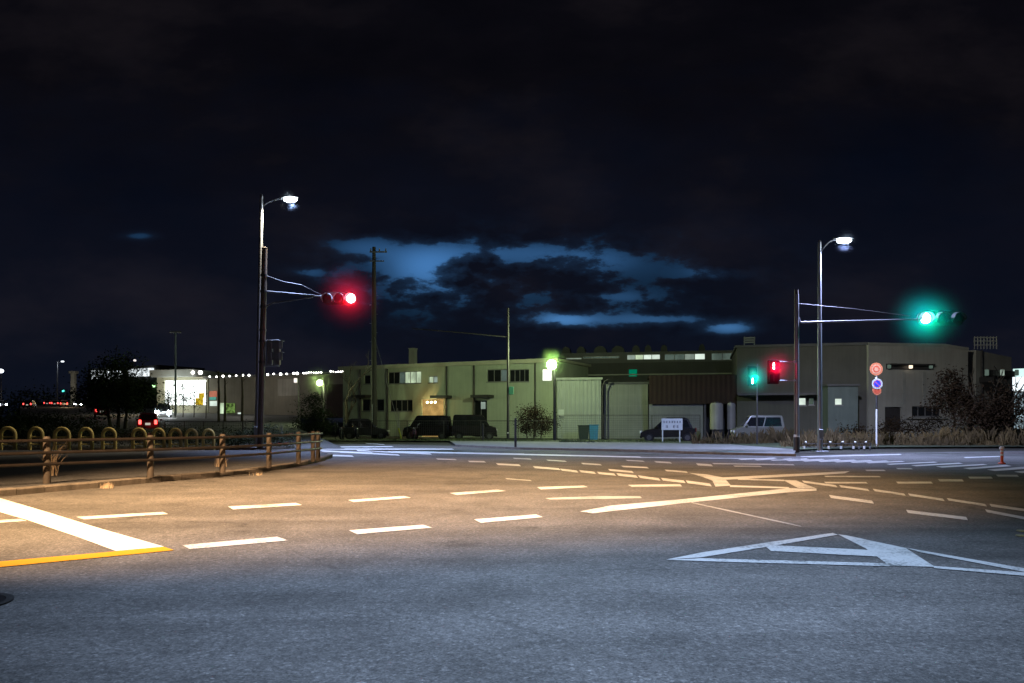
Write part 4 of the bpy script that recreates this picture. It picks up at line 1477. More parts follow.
# low clipped hedges on the island
def hedge(label, x0, x1, D, y0, y1, n):
    base = Vector((GX((x0 + x1) / 2, D), D, .12))
    t = thing('hedge', label, 'hedge', base)
    hw = (GX(x1, D) - GX(x0, D)) / 2
    zt_ = ZY((y0 + y1) / 2, D) - .12
    mb = MB()
    bl = []
    k = int(hw * 2 / .9) + 1
    for i in range(k):
        x = -hw + .4 + (2 * hw - .8) * i / max(1, k - 1)
        bl.append((x, random.uniform(-.15, .15), zt_ * .52, .62, .6, zt_ * random.uniform(.42, .55)))
    leaves(mb, bl, n, .07)
    mb.build('foliage', LEAF_H, t)


hedge('dark clipped hedge on the island behind the hoops on the left', -40, 128, 40.0, 424, 424, 9000)
hedge('dark low hedge on the island behind the four hoops near the signal pole', 130, 246, 40.3, 428, 428, 7000)
# trees at the right
D = 52
tree('evergreen_tree', 'dark slender tree in front of the hall beside the outside stair', Vector((GX(955, D), D, .1)), 5, pxblobs(D, [(955, 385, 15, 13), (950, 400, 20, 15), (962, 404, 15, 14), (957, 374, 8, 6)]), 3600, .15, LEAF_R, r=.09)
D = 50
tree('evergreen_tree', 'dark wide bushy tree hiding the foot of the second hall', Vector((GX(992, D), D, .1)), 5, pxblobs(D, [(992, 412, 24, 18), (1003, 394, 12, 11), (975, 420, 22, 14), (1010, 415, 14, 18)]), 5200, .15, LEAF_R, stems=3)
tree('shrub', 'dark leafy shrub silhouetted against the lit shop at the right edge', Vector((GX(1019, 80), 80, .1)), 3, pxblobs(80, [(1018, 406, 7, 9), (1024, 402, 7, 12)]), 900, .17, LEAF, 'shrub', .05, stems=2)
D = 56
tree('shrub', 'low dark shrub against the foot of the grey hall', Vector((GX(905, D), D, .1)), 1.6, pxblobs(D, [(905, 428, 32, 8), (860, 430, 22, 7), (935, 426, 18, 9)]), 3200, .12, LEAF_R, 'shrub', .04, stems=4)

# dry grass along the far verge: nobody could count it
def grass(name, mat, spots, label, hlo, hhi):
    mb = MB()
    for (x0, x1, D0, D1, n) in spots:
        for _ in range(n):
            D_ = random.uniform(D0, D1)
            x = GX(random.uniform(x0, x1), D_)
            pat = math.sin(x * .9 + math.sin(D_ * .7) * 2) * .5 + math.sin(x * .37 + D_ * .5) * .5
            if random.random() > .5 + .62 * pat:
                continue
            hgt = random.uniform(hlo, hhi) * random.choice((.35, .5, .7, 1)) * (.75 + .45 * pat)
            for _b in range(3):
                a = random.uniform(0, 6.28)
                ln = random.uniform(.1, .5) * hgt
                w_ = random.uniform(.012, .03)
                p = Vector((x + random.gauss(0, .06), D_ + random.gauss(0, .06), .08))
                dx, dy = math.cos(a), math.sin(a)
                mb.add([p + Vector((-dy * w_, dx * w_, 0)), p + Vector((dy * w_, -dx * w_, 0)), p + Vector((dx * ln * .4 + dy * w_ * .7, dy * ln * .4 - dx * w_ * .7, hgt * .65)), p + Vector((dx * ln, dy * ln, hgt * random.uniform(.85, 1)))], [(0, 1, 2, 3)])
    o = mb.build(name, mat)
    o['kind'] = 'stuff'
    o['label'] = label
    return o


grass('dry_grass', DRY, [(692, 800, 47, 52, 2300), (800, 900, 42.5, 48, 2000), (880, 1040, 43.5, 50, 2800), (780, 880, 41.2, 44, 500)], 'tall dry straw coloured grass along the far verge', .2, 1.15)
grass('short_grass', M('verge_blades', (.07, .09, .035), .9, .5, 1, fine=5), [(455, 560, 54.5, 60, 2400), (560, 700, 50.5, 57, 2600), (330, 455, 55, 60, 900)], 'short green grass in front of the factory fence', .08, .22)

# weed tufts by the guardrail posts
def tuft(label, loc, n, hgt, lean):
    t = MB()
    rr = random.Random(int(loc[0] * 100))
    for _ in range(n):
        a = rr.uniform(0, 6.28)
        L_ = hgt * rr.uniform(.45, 1.1)
        out = L_ * rr.uniform(.05, .7)
        dx, dy = math.cos(a) + lean, math.sin(a) * .6
        w_ = .006
        p0 = Vector((rr.gauss(0, .07), rr.gauss(0, .05), 0))
        pts = [p0 + Vector((dx * out * k * k, dy * out * k * k, L_ * k * (1 - .15 * k))) for k in (0, .35, .7, 1)]
        vs = []
        for i, p in enumerate(pts):
            ww = w_ * (1 - i / 3.2)
            vs += [p + Vector((-ww, 0, 0)), p + Vector((ww, 0, 0))]
        t.add(vs, [(0, 1, 3, 2), (2, 3, 5, 4), (4, 5, 7, 6)])
    o = t.build('weed_tuft', DRY_R)
    o.location = loc
    return tag(o, label, 'weeds')


g0 = G(48, 484, .14)
tuft('pale withered weed clump leaning at the foot of the leftmost guardrail post', Vector((GX(51, 18.4), 18.4, .15)), 34, 1.05, .25)
tuft('small pale weed clump at the foot of the third guardrail post', Vector((GX(223, 22.4), 22.3, .14)), 45, .42, -.05)
tuft('low pale weeds spilling over the kerb between two guardrail posts', Vector((GX(107, 16.6), 16.62, .0)), 50, .16, .1)
tuft('tiny weeds in the kerb gap below the third guardrail post', Vector((GX(257, 20.6), 20.62, .0)), 20, .12, .1)

# ------------------------------------------------------------------ wooden-look guardrail
posts = [(47, 483.5, 440), (150.5, 477.5, 432.5), (222.5, 472.6, 430.5), (269, 468, 433.0), (298.5, 463.8, 432.5), (313, 461.5, 431), (318, 460.5, 430.5)]
pw = [G(x, yb, .14) for x, yb, yt in posts]
base = pw[0].copy()
t = thing('guardrail', 'brown three-rail pedestrian guardrail along the curved kerb at the left', 'guardrail', base)
far_l = pw[0] + (pw[0] - pw[1]) * 1.0
pw = [far_l] + pw
HT = 1.0
for p in pw:
    q = p - base
    a = math.atan2((pw[-1] - pw[0]).y, (pw[-1] - pw[0]).x)
    mb = MB()
    r_ = .075
    mb.tube([q, q + Vector((0, 0, HT - .03)), q + Vector((0, 0, HT))], [r_, r_ * .95, r_ * .7], 12)
    po = mb.build('post', POST_W, t)
    for zz in (.42, .66, .92):
        MB().tube([q + Vector((0, 0, zz - .03)), q + Vector((0, 0, zz + .03))], .088, 12).build('bracket', STEEL_D, po)
for zz in (.42, .66, .92):
    mb = MB()
    pts = []
    fr_ = []
    for i, p in enumerate(pw):
        nn = left_n(pw, i)
        pts.append(p - base - nn * .13 + Vector((0, 0, zz)))
    mb.tube(pts, .034, 10)
    mb.build('rail', RAIL_W, t)

# ------------------------------------------------------------------ yellow hoops on the island edge
proto = thing('hoop_barrier', 'x', 'hoop barrier')
R_ = .33
pts = [(-R_, 0, 0), (-R_, 0, .55), (-R_, 0, .82)] + [(R_ * math.cos(a), 0, .82 + R_ * math.sin(a)) for a in [math.pi * (1 - k / 10) for k in range(1, 10)]] + [(R_, 0, .82), (R_, 0, .55), (R_, 0, 0)]
MB().tube(pts, .085, 10).build('hoop', HOOPY, proto)
MB().tube([(-R_, 0, .72), (R_, 0, .72)], .03, 8).build('crossbar', HOOPY, proto)
MB().tube([(-R_, 0, .36), (R_, 0, .36)], .03, 8).build('crossbar', HOOPY, proto)
hx = [8, 36, 62, 86, 109, 139, 158.5, 175.5, 191.5, 208.5]
hD = [36.4, 36.5, 36.6, 36.7, 36.8, 37.0, 37.1, 37.2, 37.3, 37.4]
ordn = ['first', 'second', 'third', 'fourth', 'fifth', 'sixth', 'seventh', 'eighth', 'ninth', 'tenth']
for k, (x, d_) in enumerate(zip(hx, hD)):
    loc = (GX(x, d_), d_, .02 if k else .02)
    lab = 'faded yellow hoop barrier, %s from the left end of the hoop row' % ordn[k]
    if k == 0:
        proto.location = loc
        proto['label'] = lab
        proto['group'] = 'yellow hoop barriers'
        hp = proto
    else:
        hp = dup(proto, loc, random.uniform(-.12, .12), lab, 'yellow hoop barriers')
    hp.scale = (1.04 - .03 * k, 1, 1.0 - .01 * k)

# ------------------------------------------------------------------ small roadside furniture
# sign pole with round plates
D = 42.4
base = Vector((GX(876.5, D), D, 0))
t = thing('road_sign', 'white pole carrying a faded round orange red sign above a blue no-parking sign', 'road sign', base)
MB().tube([(0, 0, 0), (0, 0, ZY(364, D))], .045, 12).build('pole', REFL, t)
MB().tube([(0, 0, ZY(409, D)), (0, 0, ZY(395.5, D))], .055, 12).build('pole_band', STEEL_D, t)


def plate(cx, py, r, rim_mat, face_mat, y=-.08):
    z = ZY(py, D)
    rr = []
    for yy_ in (y, y + .015):
        rr.append([(cx + r * math.cos(q), yy_, z + r * math.sin(q)) for q in [2 * math.pi * i / 28 for i in range(28)]])
    p = MB().loft(rr).build('sign_plate', rim_mat, t)
    MB().disc((cx, y - .004, z), (0, -1, 0), r * .72, 28).build('sign_face', face_mat, p)
    return p, z


p, z = plate(-.05, 369.2, .36, SIGN_ORANGE, M('sign_pale_orange', (.55, .27, .16), .6, .25, 5))  # pale orange face inside a darker orange rim
mb = MB()
mb.ring((-.05, -.089, z), (0, -1, 0), .12, .19, 20)
mb.build('symbol', SIGN_RED, p)
p, z = plate(0, 383.8, .30, SIGN_WHITE, SIGN_RED, -.085)
MB().disc((0, -.093, z), (0, -1, 0), .185, 24).build('sign_symbol_field', SIGN_BLUE, p)
c_ = math.cos(math.radians(45))
mb = MB()
mb.quad((-.125 - .025, -.096, z + .125 - .025), (-.125 + .025, -.096, z + .125 + .025), (.125 + .025, -.096, z - .125 + .025), (.125 - .025, -.096, z - .125 - .025))
mb.build('symbol', M('sign_slash', (.40, .10, .30), .5), p)
p, z = plate(0, 390.6, .25, SIGN_ORANGE, SIGN_RED, -.06)

# low pipe guard with white capped posts
D = 38.8
base = Vector((GX(804, D), D, 0))
t = thing('low_railing', 'low dark pipe railing with white capped short posts by the right lamp', 'railing', base)
pxs = [804, 816, 828.5, 841, 853.5, 859, 864.2, 870]
for k, x in enumerate(pxs):
    q = GX(x, D) - base.x
    small = k in (1, 5, 7)
    po = MB().tube([(q, 0, 0), (q, 0, .40)], .03, 8).build('post', STEEL_D, t)
    MB().tube([(q, 0, .08), (q, 0, .22)], .062 if not small else .045, 8).build('reflective_band', REFL if not small else STEEL, po)
    if not small:
        MB().sphere((q + .09, 0, .42), .06, 10, 6).build('cap', REFL, po)
mb = MB()
mb.tube([(-.1, .02, .33), (GX(872, D) - base.x, .02, .33)], .022, 6)
mb.tube([(-.1, .02, .16), (GX(872, D) - base.x, .02, .16)], .022, 6)
mb.build('rail', STEEL_D, t)

# orange delineator
D = 26.3
base = Vector((GX(1002, D), D, .004))
t = thing('delineator_post', 'orange flexible delineator post with white reflective bands at the crosswalk', 'delineator', base)
MB().tube([(0, 0, 0), (0, 0, .03), (0, 0, .05)], [.12, .12, .06], 14).build('base', ORANGE, t)
MB().tube([(0, 0, .05), (0, 0, .56), (0, 0, .6)], [.048, .045, .03], 14).build('tube', ORANGE, t)
for z in (.28, .40):
    MB().tube([(0, 0, z), (0, 0, z + .07)], .05, 14).build('reflective_band', REFL, t)
MB().tube([(0, 0, .50), (0, 0, .56), (0, 0, .60)], [.075, .085, .05], 14).build('cap', REFL, t)

# white two-legged notice board with two rows of small characters
D = 51
base = Vector((GX(672, D), D, .1))
t = thing('notice_board', 'white two-legged notice board with two rows of dark characters before the dark car', 'notice board', base)
x0, x1 = GX(661.5, D) - base.x, GX(682.5, D) - base.x
z0, z1 = ZY(430, D) - .1, ZY(418.5, D) - .1
b_ = MB().bbox(x0, x1, -.03, .01, z0, z1, .01).build('board', SIGN_WHITE, t)
for x in (x0 + .08, x1 - .18):
    MB().box(x - .035, x + .035, .012, .07, 0, z1 - .04).build('leg', SIGN_WHITE, t)
rr = random.Random(3)
mb = MB()
wid = x1 - x0


def glyph(cx, cz, s):
    # blurred, unreadable strokes at the size of the photographed characters
    for k in range(3):
        zz = cz + s * (-.34 + .34 * k)
        mb.box(cx - s * rr.uniform(.25, .42), cx + s * rr.uniform(.25, .42), -.036, -.032, zz - s * .06, zz + s * .06)
    for k in range(2):
        xx = cx + s * rr.uniform(-.3, .3)
        mb.box(xx - s * .06, xx + s * .06, -.039, -.0362, cz - s * .42, cz + s * .42)


for i in range(7):
    glyph(x0 + wid * (.12 + .76 * i / 6), z1 - (z1 - z0) * .3, .17)
for i in (0, 2, 3):
    glyph(x0 + wid * (.25 + .17 * i), z1 - (z1 - z0) * .7, .20)
mb.build('lettering', INK, b_)

# dark slim post at the pavement edge
D = 41
base = Vector((GX(515.5, D), D, .1))
t = thing('marker_post', 'short dark brown post standing alone at the edge of the far pavement', 'post', base)
MB().tube([(0, 0, 0), (0, 0, ZY(419, D) - .1)], [.07, .06], 10).build('shaft', STEEL_D, t)
MB().tube([(0, 0, ZY(419, D) - .1), (0, 0, ZY(418, D) - .1)], [.065, .02], 10).build('cap', STEEL_D, t)
D = 55
base = Vector((GX(483, D), D, .1))
t = thing('marker_post', 'short dark post in the grass left of the thin signal pole', 'post', base)
MB().tube([(0, 0, 0), (0, 0, 1.2)], [.07, .06], 10).build('shaft', STEEL_D, t)
MB().tube([(0, 0, 1.2), (0, 0, 1.25)], [.065, .02], 10).build('cap', STEEL_D, t)

# bins by the shed
D = 63
def bin_(label, px, w_, h_, m_):
    base = Vector((GX(px, D), D, 0))
    t = thing('bin', label, 'bin', base)
    MB().loft([[(-w_ * .42, -w_ * .4, 0), (w_ * .42, -w_ * .4, 0), (w_ * .42, w_ * .4, 0), (-w_ * .42, w_ * .4, 0)], [(-w_ / 2, -w_ * .5, h_), (w_ / 2, -w_ * .5, h_), (w_ / 2, w_ * .5, h_), (-w_ / 2, w_ * .5, h_)]]).build('body', m_, t)
    MB().bbox(-w_ * .55, w_ * .55, -w_ * .55, w_ * .55, h_ + .002, h_ + .09, .03).build('lid', m_, t)


bin_('blue plastic bin against the pale shed', 593.5, .75, 1.15, BLUEBIN)
bin_('dark plastic bin left of the blue bin', 583.5, .85, 1.1, M('dark_bin', (.02, .035, .03), .6, .2, 4))
# pale upright tanks
D = 57
for px, w_, lab in ((716.5, 13, 'wide pale upright storage tank left of the white car'), (731, 8, 'narrow pale upright storage tank right beside the wide one')):
    base = Vector((GX(px, D), D, 0))
    t = thing('storage_tank', lab, 'tank', base)
    r_ = w_ / 2 * D / F
    z_ = ZY(403, D)
    MB().tube([(0, 0, .9), (0, 0, z_ - .12), (0, 0, z_)], [r_, r_, r_ * .75], 16).build('tank', TANKW, t)
    for a in (.5, 2.1, 3.7, 5.2):
        MB().tube([(r_ * .8 * math.cos(a), r_ * .8 * math.sin(a), 0), (r_ * .8 * math.cos(a), r_ * .8 * math.sin(a), .92)], .05, 6).build('leg', STEEL_D, t)
    MB().tube([(0, 0, z_), (0, 0, z_ + .1)], [r_ * .3, r_ * .3], 10).build('hatch', STEEL_D, t)

# wire fence in front of the factories
def wire_fence(label, xa, Da, xb, Db, h_, step, rows, zb0=.05):
    a, b = Vector((GX(xa, Da), Da, zb0)), Vector((GX(xb, Db), Db, zb0))
    L = (b - a).length
    t = thing('wire_fence', label, 'fence', a, math.atan2((b - a).y, (b - a).x))
    n = int(L / step)
    for k in range(n + 1):
        MB().tube([(L * k / n, 0, 0), (L * k / n, 0, h_)], .03, 6).build('post', STEEL_D, t)
    MB().tube([(0, 0, h_), (L, 0, h_)], .025, 6).build('top_rail', STEEL_D, t)
    mb = MB()
    for k in range(rows):
        z = h_ * (k + .5) / rows
        mb.box(0, L, -.006, .006, z - .006, z + .006)
    m_ = int(L / .16)
    for k in range(m_):
        x = L * k / m_
        mb.box(x - .004, x + .004, .0062, .012, .02, h_)
    mb.build('mesh', STEEL_D, t)


wire_fence('dark wire mesh fence in front of the parked cars and cream factory', 300, 63, 556, 60.5, 1.5, 3, 9)
wire_fence('tall dark wire mesh fence in front of the two sheds', 557, 61, 700, 60, 1.95, 3.2, 11)
wire_fence('low dark wire fence on the bank in front of the bright shop', 165, 52, 262, 52, .95, 1.2, 5, ramp_z(52))

# manhole cover at the lower left edge
loc = G(-17, 605)
mb = MB()
mb.ring((0, 0, .013), (0, 0, 1), .30, .36, 36)
o = thing('manhole_cover', 'dark iron drain cover in the road at the lower left corner', 'manhole cover', (loc.x - .18, loc.y, 0))
MB().tube([(0, 0, .006), (0, 0, .016)], .30, 36).build('lid', M('cast_iron', (.022, .02, .02), .5, .3, 8, metal=.4), o)
MB().ring((0, 0, .018), (0, 0, 1), .303, .36, 36).build('frame', M('cast_iron_frame', (.04, .038, .036), .6, .3, 8, metal=.3), o)
mb = MB()
for k in range(3):
    a0 = k * 2.1
    pts = [(.17 * math.cos(a0 + j * .22), .17 * math.sin(a0 + j * .22), .020) for j in range(6)]
    mb.tube(pts, .012, 6)
mb.tube([(-.07, 0, .02), (.07, 0, .02)], .012, 6)
mb.build('raised_mark', M('worn_iron', (.45, .40, .38), .4, .2, 8, metal=.5), o)

# pair of reflective road studs at right edge
for k, (px, py) in enumerate(((1021, 532.0), (1020.5, 536.8))):
    loc = G(px, py)
    o = thing('road_stud', ('farther' if k == 0 else 'nearer') + ' of two small yellowish reflective road studs at the right edge', 'road stud', (loc.x, loc.y, .004))
    MB().bbox(-.045, .045, -.04, .04, 0, .024, .008).build('body', M('stud_body', (.25, .22, .12), .5, .2, 8), o)
    MB().box(-.035, .035, -.044, -.0405, .006, .02).build('reflector', M('stud_reflector', (.35, .28, .1), .3, .1, 8), o)


# ------------------------------------------------------------------ vehicles
TAIL = E('tail_light', (1, .06, .05), 6)
TAIL_DIM = M('tail_lens', (.2, .015, .012), .3, .1, 8)
HEADL = E('head_light', (.88, .95, 1.0), 60)
HEAD_OFF = M('head_lens', (.55, .55, .55), .15, .1, 8)


def car(label, loc, rz, paint, L=3.6, Wd=1.55, Ht=1.7, style='box', lit=None, group=None):
    """nose towards local +x"""
    t = thing('parked_car' if lit is None else 'car', label, 'car', loc, rz, group)
    g = .18
    belt = Ht * .56
    h2 = L / 2
    hw = Wd / 2
    if style == 'box':
        low = [(-h2, .32), (-h2 + .02, belt), (h2 - .55, belt), (h2 - .1, belt - .14), (h2, belt - .4), (h2, .3)]
        gh = [(-h2 + .05, belt), (-h2 + .16, Ht - .06), (-h2 + .3, Ht), (h2 - 1.25, Ht), (h2 - 1.12, Ht - .05), (h2 - .6, belt)]
    else:
        low = [(-h2, .34), (-h2 + .04, belt - .02), (-h2 + .3, belt), (h2 - 1.1, belt), (h2 - .3, belt - .16), (h2 - .02, belt - .34), (h2, .3)]
        gh = [(-h2 + .22, belt), (-h2 + .55, Ht - .08), (-h2 + .8, Ht), (h2 - 1.9, Ht), (h2 - 1.7, Ht - .06), (h2 - .95, belt)]
    mb = MB()
    # lower body with rounded flanks
    cx = [p[0] for p in low]
    rings = []
    for y_, k in ((-hw + .05, .93), (-hw, 1.0), (hw, 1.0), (hw - .05, .93)):
        zc = belt * .55
        rings.append([(x * (k if abs(y_) < hw - .01 else 1) if False else x * (1 - .015 * (k < 1)), y_, zc + (z - zc) * k) for x, z in low])
    rings[0] = [(x * .985, -hw - .0, zc + (z - zc) * .9) for x, z in low]
    rings = [[(x, -hw, zc + (z - zc) * .86) for x, z in low], [(x, -hw + .06, z) for x, z in low], [(x, hw - .06, z) for x, z in low], [(x, hw, zc + (z - zc) * .86) for x, z in low]]
    mb.loft(rings)
    gi = .13
    rings = []
    def ghr(y_b, y_t, sh):
        return [(x, (y_b if z <= belt + .01 else y_t) * (1 if True else 1), z - (.03 if sh and z > belt + .1 else 0)) for x, z in gh]
    rings = [ghr(-hw + .05, -hw + gi + .05, True), ghr(-hw + .1, -hw + gi + .12, False), ghr(hw - .1, hw - gi - .12, False), ghr(hw - .05, hw - gi - .05, True)]
    mb.loft(rings)
    body = mb.build('body', paint, t)
    # windows
    zb2, zt2 = belt + .04, Ht - .16
    def edge_x(z, side):
        pts_ = gh[:3] if side < 0 else gh[3:][::-1]
        for (xa, za), (xb, zb3) in zip(pts_[:-1], pts_[1:]):
            lo_, hi_ = min(za, zb3), max(za, zb3)
            if lo_ <= z <= hi_ and hi_ > lo_:
                return xa + (xb - xa) * (z - za) / (zb3 - za)
        return pts_[-1][0]
    ra, rb = edge_x(zb2, -1) + .16, edge_x(zt2, -1) + .14
    fa_, fb_ = edge_x(zb2, 1) - .12, edge_x(zt2, 1) - .1
    for s in (-1, 1):
        yb2 = s * (hw - .05 - (gi) * .0 + .006)
        def ysd(z):
            return s * (hw - .05 - gi * (z - belt) / (Ht - .03 - belt) * 1.0 + .012)
        nsp = 2
        for k in range(nsp):
            u0_, u1_ = k / nsp, (k + 1) / nsp
            e0, e1 = u0_ + (.015 if k else 0), u1_ - (.015 if k < nsp - 1 else 0)
            xa, xb = ra + (fa_ - ra) * e0, ra + (fa_ - ra) * e1
            xc, xd = rb + (fb_ - rb) * e0, rb + (fb_ - rb) * e1
            q = [(xa, ysd(zb2), zb2), (xb, ysd(zb2), zb2), (xd, ysd(zt2), zt2), (xc, ysd(zt2), zt2)]
            if s > 0:
                q = q[::-1]
            MB().add(q, [(0, 1, 2, 3)]).build('side_window', GLASS, t)
        # door seam and handle
        MB().box((ra + fa_) / 2 - .008, (ra + fa_) / 2 + .008, s * hw - (.004 if s < 0 else -.001), s * hw + (.004 if s > 0 else -.001), .42, belt - .1).build('door_seam', BLACK, t)
        for xx in ((ra + fa_) / 2 - .28, (ra + fa_) / 2 + .55):
            MB().box(xx, xx + .16, min(s * hw, s * (hw + .025)), max(s * hw, s * (hw + .025)), belt - .2, belt - .16).build('door_handle', paint if paint is not CARW else CHROME, t)
        MB().bbox(fa_ - .18, fa_ - .02, min(s * (hw + .02), s * (hw + .17)), max(s * (hw + .02), s * (hw + .17)), belt + .02, belt + .17, .03).build('wing_mirror', paint, t)
    for side, nm in ((1, 'windscreen'), (-1, 'rear_window')):
        z0_, z1_ = belt + .05, Ht - .13
        x0_, x1_ = edge_x(z0_, side) + side * .012, edge_x(z1_, side) + side * .012
        q = [(x0_, -hw + .17, z0_), (x0_, hw - .17, z0_), (x1_, hw - .28, z1_), (x1_, -hw + .28, z1_)]
        if side < 0:
            q = q[::-1]
        MB().add(q, [(0, 1, 2, 3)]).build(nm, GLASS, t)
    r_ = .29
    for x_ in (h2 - .62, -h2 + .6):
        for s in (-1, 1):
            ya = s * (hw - .16)
            yb_ = s * (hw + .012)
            wh = MB().tube([(x_, ya, r_), (x_, yb_, r_)], r_, 18).build('wheel', RUBBER, t)
            MB().tube([(x_, yb_, r_), (x_, yb_ + s * .012, r_)], r_ * .62, 14).build('rim', RIM, wh)
            MB().ring((x_, s * (hw + .003), r_ + .02), (0, 1, 0), r_ + .005, r_ + .055, 22).build('wheel_arch', BLACK, t)
    hm = HEADL if lit in ('head',) else HEAD_OFF
    tm = TAIL if lit in ('tail',) else TAIL_DIM
    for s in (-1, 1):
        yy0 = s * (hw - .2)
        MB().sphere((h2 - .015, yy0, belt * .66), .17, 12, 8, (.5, 1.2, .85)).build('headlight', hm, t)
        MB().bbox(-h2 - .03, -h2 + .03, min(yy0 - .09, yy0 + .09), max(yy0 - .09, yy0 + .09), belt * .72, belt * .72 + .3, .02).build('tail_light', tm, t)
    MB().box(-h2 - .02, -h2 - .004, -.17, .17, .5, .66).build('number_plate', SIGN_WHITE if lit != 'tail' else E('lit_plate', (1, .95, .8), .5), t)
    MB().box(h2 + .004, h2 + .018, -.17, .17, .42, .58).build('number_plate', SIGN_WHITE, t)
    MB().box(h2 + .003, h2 + .012, -hw + .45, hw - .45, belt * .56, belt * .68).build('grille', BLACK, t)
    MB().bbox(-h2 - .04, -h2 + .1, -hw + .02, hw - .02, .26, .46, .03).build('bumper', paint, t)
    MB().bbox(h2 - .1, h2 + .04, -hw + .02, hw - .02, .24, .41, .03).build('bumper', paint, t)
    return t


car('white boxy small car parked facing left in the dry grass', (GX(757.5, 53), 53, .08), math.pi - .12, CARW, 3.4, 1.5, 1.85, 'box')
car('black car parked behind the white notice board', (GX(668, 55), 55, .05), math.pi - .2, CARB, 3.9, 1.65, 1.72, 'hatch')
car('black van-like car parked below the warm lit entrance', (GX(428, 63.5), 63.5, .0), math.pi - .1, CARB, 3.9, 1.65, 2.0, 'box')
car('dark car parked behind the scooters under the utility pole', (GX(366, 65.5), 65.5, .0), .1, CARG, 3.9, 1.65, 1.75, 'hatch')
car('dark tall car parked below the second factory canopy', (GX(474, 63), 63, .0), .08, CARB, 3.7, 1.65, 2.05, 'box')
# cars on the climbing road
D = 56
car('dark red car seen from behind with both tail lights lit, nearest on the climbing road', (GX(149, D), D, ramp_z(D) + .01), math.radians(113), CARR, 3.4, 1.42, 1.4, 'hatch', 'tail')
D = 84
car('red car with lit tail lights half hidden by the dark tree', (GX(102, D), D, ramp_z(D) + .01), math.radians(118), CARR, 3.8, 1.5, 1.4, 'hatch', 'tail')
D = 84
c_h = car('car facing the camera with two dazzling white headlights below the bright shop', (GX(163.5, D), D, ramp_z(D) + .01), math.radians(-66), CARG, 3.8, 1.6, 1.5, 'hatch', 'head')
for px in (158, 168.3):
    q = P(px, 413, D - 2.2)
    light('POINT', 'headlight_glow', q, 90, (.9, .95, 1), radius=.12)
    halo_ball(q, 1.1, (.85, .93, 1.0), .9, 'a headlight of the oncoming car')
q = P(149, 424, 53.5)
light('POINT', 'tail_light_glow', q, 8, (1, .05, .04), radius=.2)
for D, px, ang, lit_, pm, lab in ((185, 55.5, 88, 'tail', CARS, 'distant car with glowing tail lights below the green far signal'), (170, 64, 92, 'tail', CARR, 'distant red car right of another on the far road'),
                                  (150, 30, 80, 'tail', CARG, 'distant dark car with tail lights at the far left'), (200, 47.5, 90, 'tail', CARS, 'farthest small car left of the glowing pair'),
                                  (175, 78, -88, 'head', CARS, 'distant car with small headlights under the pale tower'), (160, 2, -80, 'head', CARS, 'distant car with headlights at the very left edge')):
    car(lab, (GX(px, D), D, ramp_z(D) + .01), math.radians(ang + 28), pm, 3.9, 1.65, 1.5, 'hatch', lit_)
light('POINT', 'road_warm_lamp', P(125, 395, 92), 260, (1, .72, .35), radius=.3)
light('POINT', 'road_warm_lamp', P(66, 398, 165), 450, (1, .7, .35), radius=.3)


def scooter(label, loc, rz, paint):
    t = thing('scooter', label, 'scooter', loc, rz)
    for x_ in (-.58, .58):
        w_ = MB().tube([(x_, -.05, .23), (x_, .05, .23)], .23, 18).build('wheel', RUBBER, t)
        MB().tube([(x_, -.056, .23), (x_, .056, .23)], .12, 12).build('rim', RIM, w_)
    mb = MB().loft([[(-.8, -.12, .5), (-.8, .12, .5), (-.8, .12, .62), (-.8, -.12, .62)], [(-.4, -.16, .32), (-.4, .16, .32), (-.4, .16, .70), (-.4, -.16, .70)], [(.0, -.15, .24), (.0, .15, .24), (.0, .15, .62), (.0, -.15, .62)],
                    [(.12, -.16, .22), (.12, .16, .22), (.12, .16, .32), (.12, -.16, .32)], [(.38, -.17, .24), (.38, .17, .24), (.38, .17, .36), (.38, -.17, .36)]])
    mb.loft([[(.36, -.19, .26), (.36, .19, .26), (.46, .14, .28), (.46, -.14, .28)], [(.30, -.16, .92), (.30, .16, .92), (.42, .1, .9), (.42, -.1, .9)]])
    mb.build('body', paint, t)
    MB().bbox(-.72, .02, -.14, .14, .70, .80, .04).build('seat', BLACK, t)
    mb = MB().tube([(.58, 0, .23), (.36, 0, .95)], .035, 8)
    mb.tube([(.30, -.33, 1.0), (.36, 0, .96), (.30, .33, 1.0)], .018, 8)
    mb.build('handlebar', STEEL_D, t)
    MB().sphere((.46, 0, .92), .1, 12, 8, (.7, 1, .9)).build('headlight', CHROME, t)
    for s in (-1, 1):
        mb = MB().tube([(.30, s * .25, 1.0), (.30, s * .33, 1.22)], .01, 6)
        mb.sphere((.30, s * .35, 1.27), .075, 10, 6, (.35, 1.1, .8))
        mb.build('mirror', CHROME, t)
    MB().bbox(.40, .78, -.06, .06, .44, .50, .02).build('mudguard', paint, t)


scooter('scooter with purple body parked by the yellow guy wire guard', (GX(413, 61.5), 61.5, 0), -1.2, PURPLE)
scooter('dark scooter with bright mirrors parked left of the utility pole', (GX(357, 62), 62, 0), -1.4, CARB)
scooter('dark scooter parked at the left end of the scooter row', (GX(342, 62.2), 62.2, 0), -1.5, CARG)

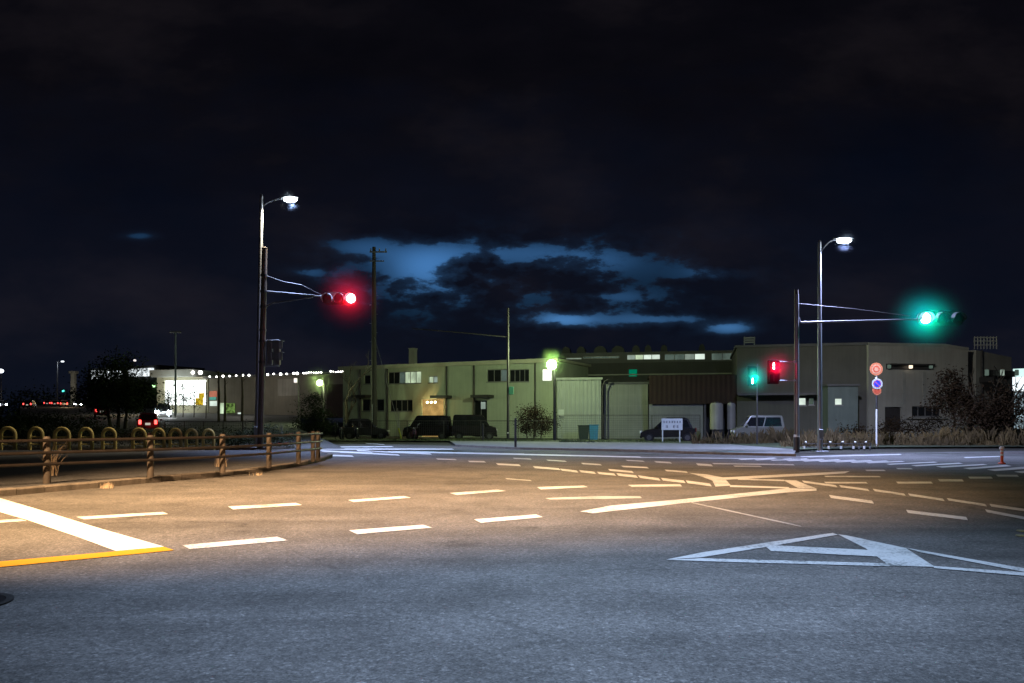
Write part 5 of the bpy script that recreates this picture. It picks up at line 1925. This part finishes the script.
# far dark woods closing the skyline on the left and a low hill line
mb = MB()
bl = []
for k in range(46):
    x = -20 + 190 * k / 45
    D_ = random.uniform(205, 260)
    bl.append((GX(x, D_), D_, 3.5 + random.uniform(1.0, 4.2), random.uniform(3, 6), 3, random.uniform(3, 5.5)))
leaves(mb, bl, 9000, .6)
o = mb.build('treeline', LEAF)
o['kind'] = 'stuff'
o['label'] = 'dark far-off woods along the left skyline'

# ------------------------------------------------------------------ lamps outside the frame that light the junction
light('SPOT', 'sodium_street_light', (-10.5, 7.0, 8.5), 29000, (1, .62, .31), None, (-5.0, 14.0, 0), 76, .85, .25)
light('SPOT', 'sodium_street_light_far', (-1.5, 12.0, 15.5), 30000, (1, .61, .32), None, (-.2, 18.2, 0), 72, .85, .25)
light('SPOT', 'led_street_light', (.5, 3.0, 9.5), 9000, (.47, .65, 1.0), None, (.5, 8.4, 0), 76, .95, .25)

# ------------------------------------------------------------------ added volume balls imitating the glow around lamps
def halo_mat(name, col, dens):
    m, nt, out = new_mat(name)
    tc = nt.nodes.new('ShaderNodeTexCoord')
    ln = nt.nodes.new('ShaderNodeVectorMath')
    ln.operation = 'LENGTH'
    nt.links.new(tc.outputs['Object'], ln.inputs[0])
    k = math_(nt, 'SUBTRACT', 1.0, ln.outputs['Value'], clamp=True)
    k = math_(nt, 'MULTIPLY', math_(nt, 'POWER', k, 5.0), dens)
    vs = nd(nt, 'ShaderNodeVolumeScatter', Anisotropy=.0)
    vs.inputs['Color'].default_value = (*col, 1)  # glow colour put into the scatter colour
    nt.links.new(k, vs.inputs['Density'])
    nt.links.new(vs.outputs[0], out.inputs['Volume'])
    return m


HM = {}
for c, r, col, dens, lab in HALOS:
    key = (col, dens)
    if key not in HM:
        HM[key] = halo_mat('halo_scatter', col, dens)
    o = MB().sphere((0, 0, 0), 1.0, 24, 16).build('halo_ball', HM[key])
    o.location = c
    o.scale = (r, r, r)
    o['kind'] = 'stuff'
    o['label'] = 'added tinted ball imitating the glow around ' + lab

# ------------------------------------------------------------------ render settings
scene.view_settings.view_transform = 'Standard'
scene.view_settings.look = 'None'
scene.view_settings.exposure = 0
scene.render.engine = 'CYCLES'
cy = scene.cycles
cy.max_bounces = 5
cy.diffuse_bounces = 2
cy.glossy_bounces = 2
cy.transparent_max_bounces = 8
cy.volume_bounces = 0
cy.sample_clamp_indirect = 4
cy.use_denoising = True
cy.use_light_tree = True
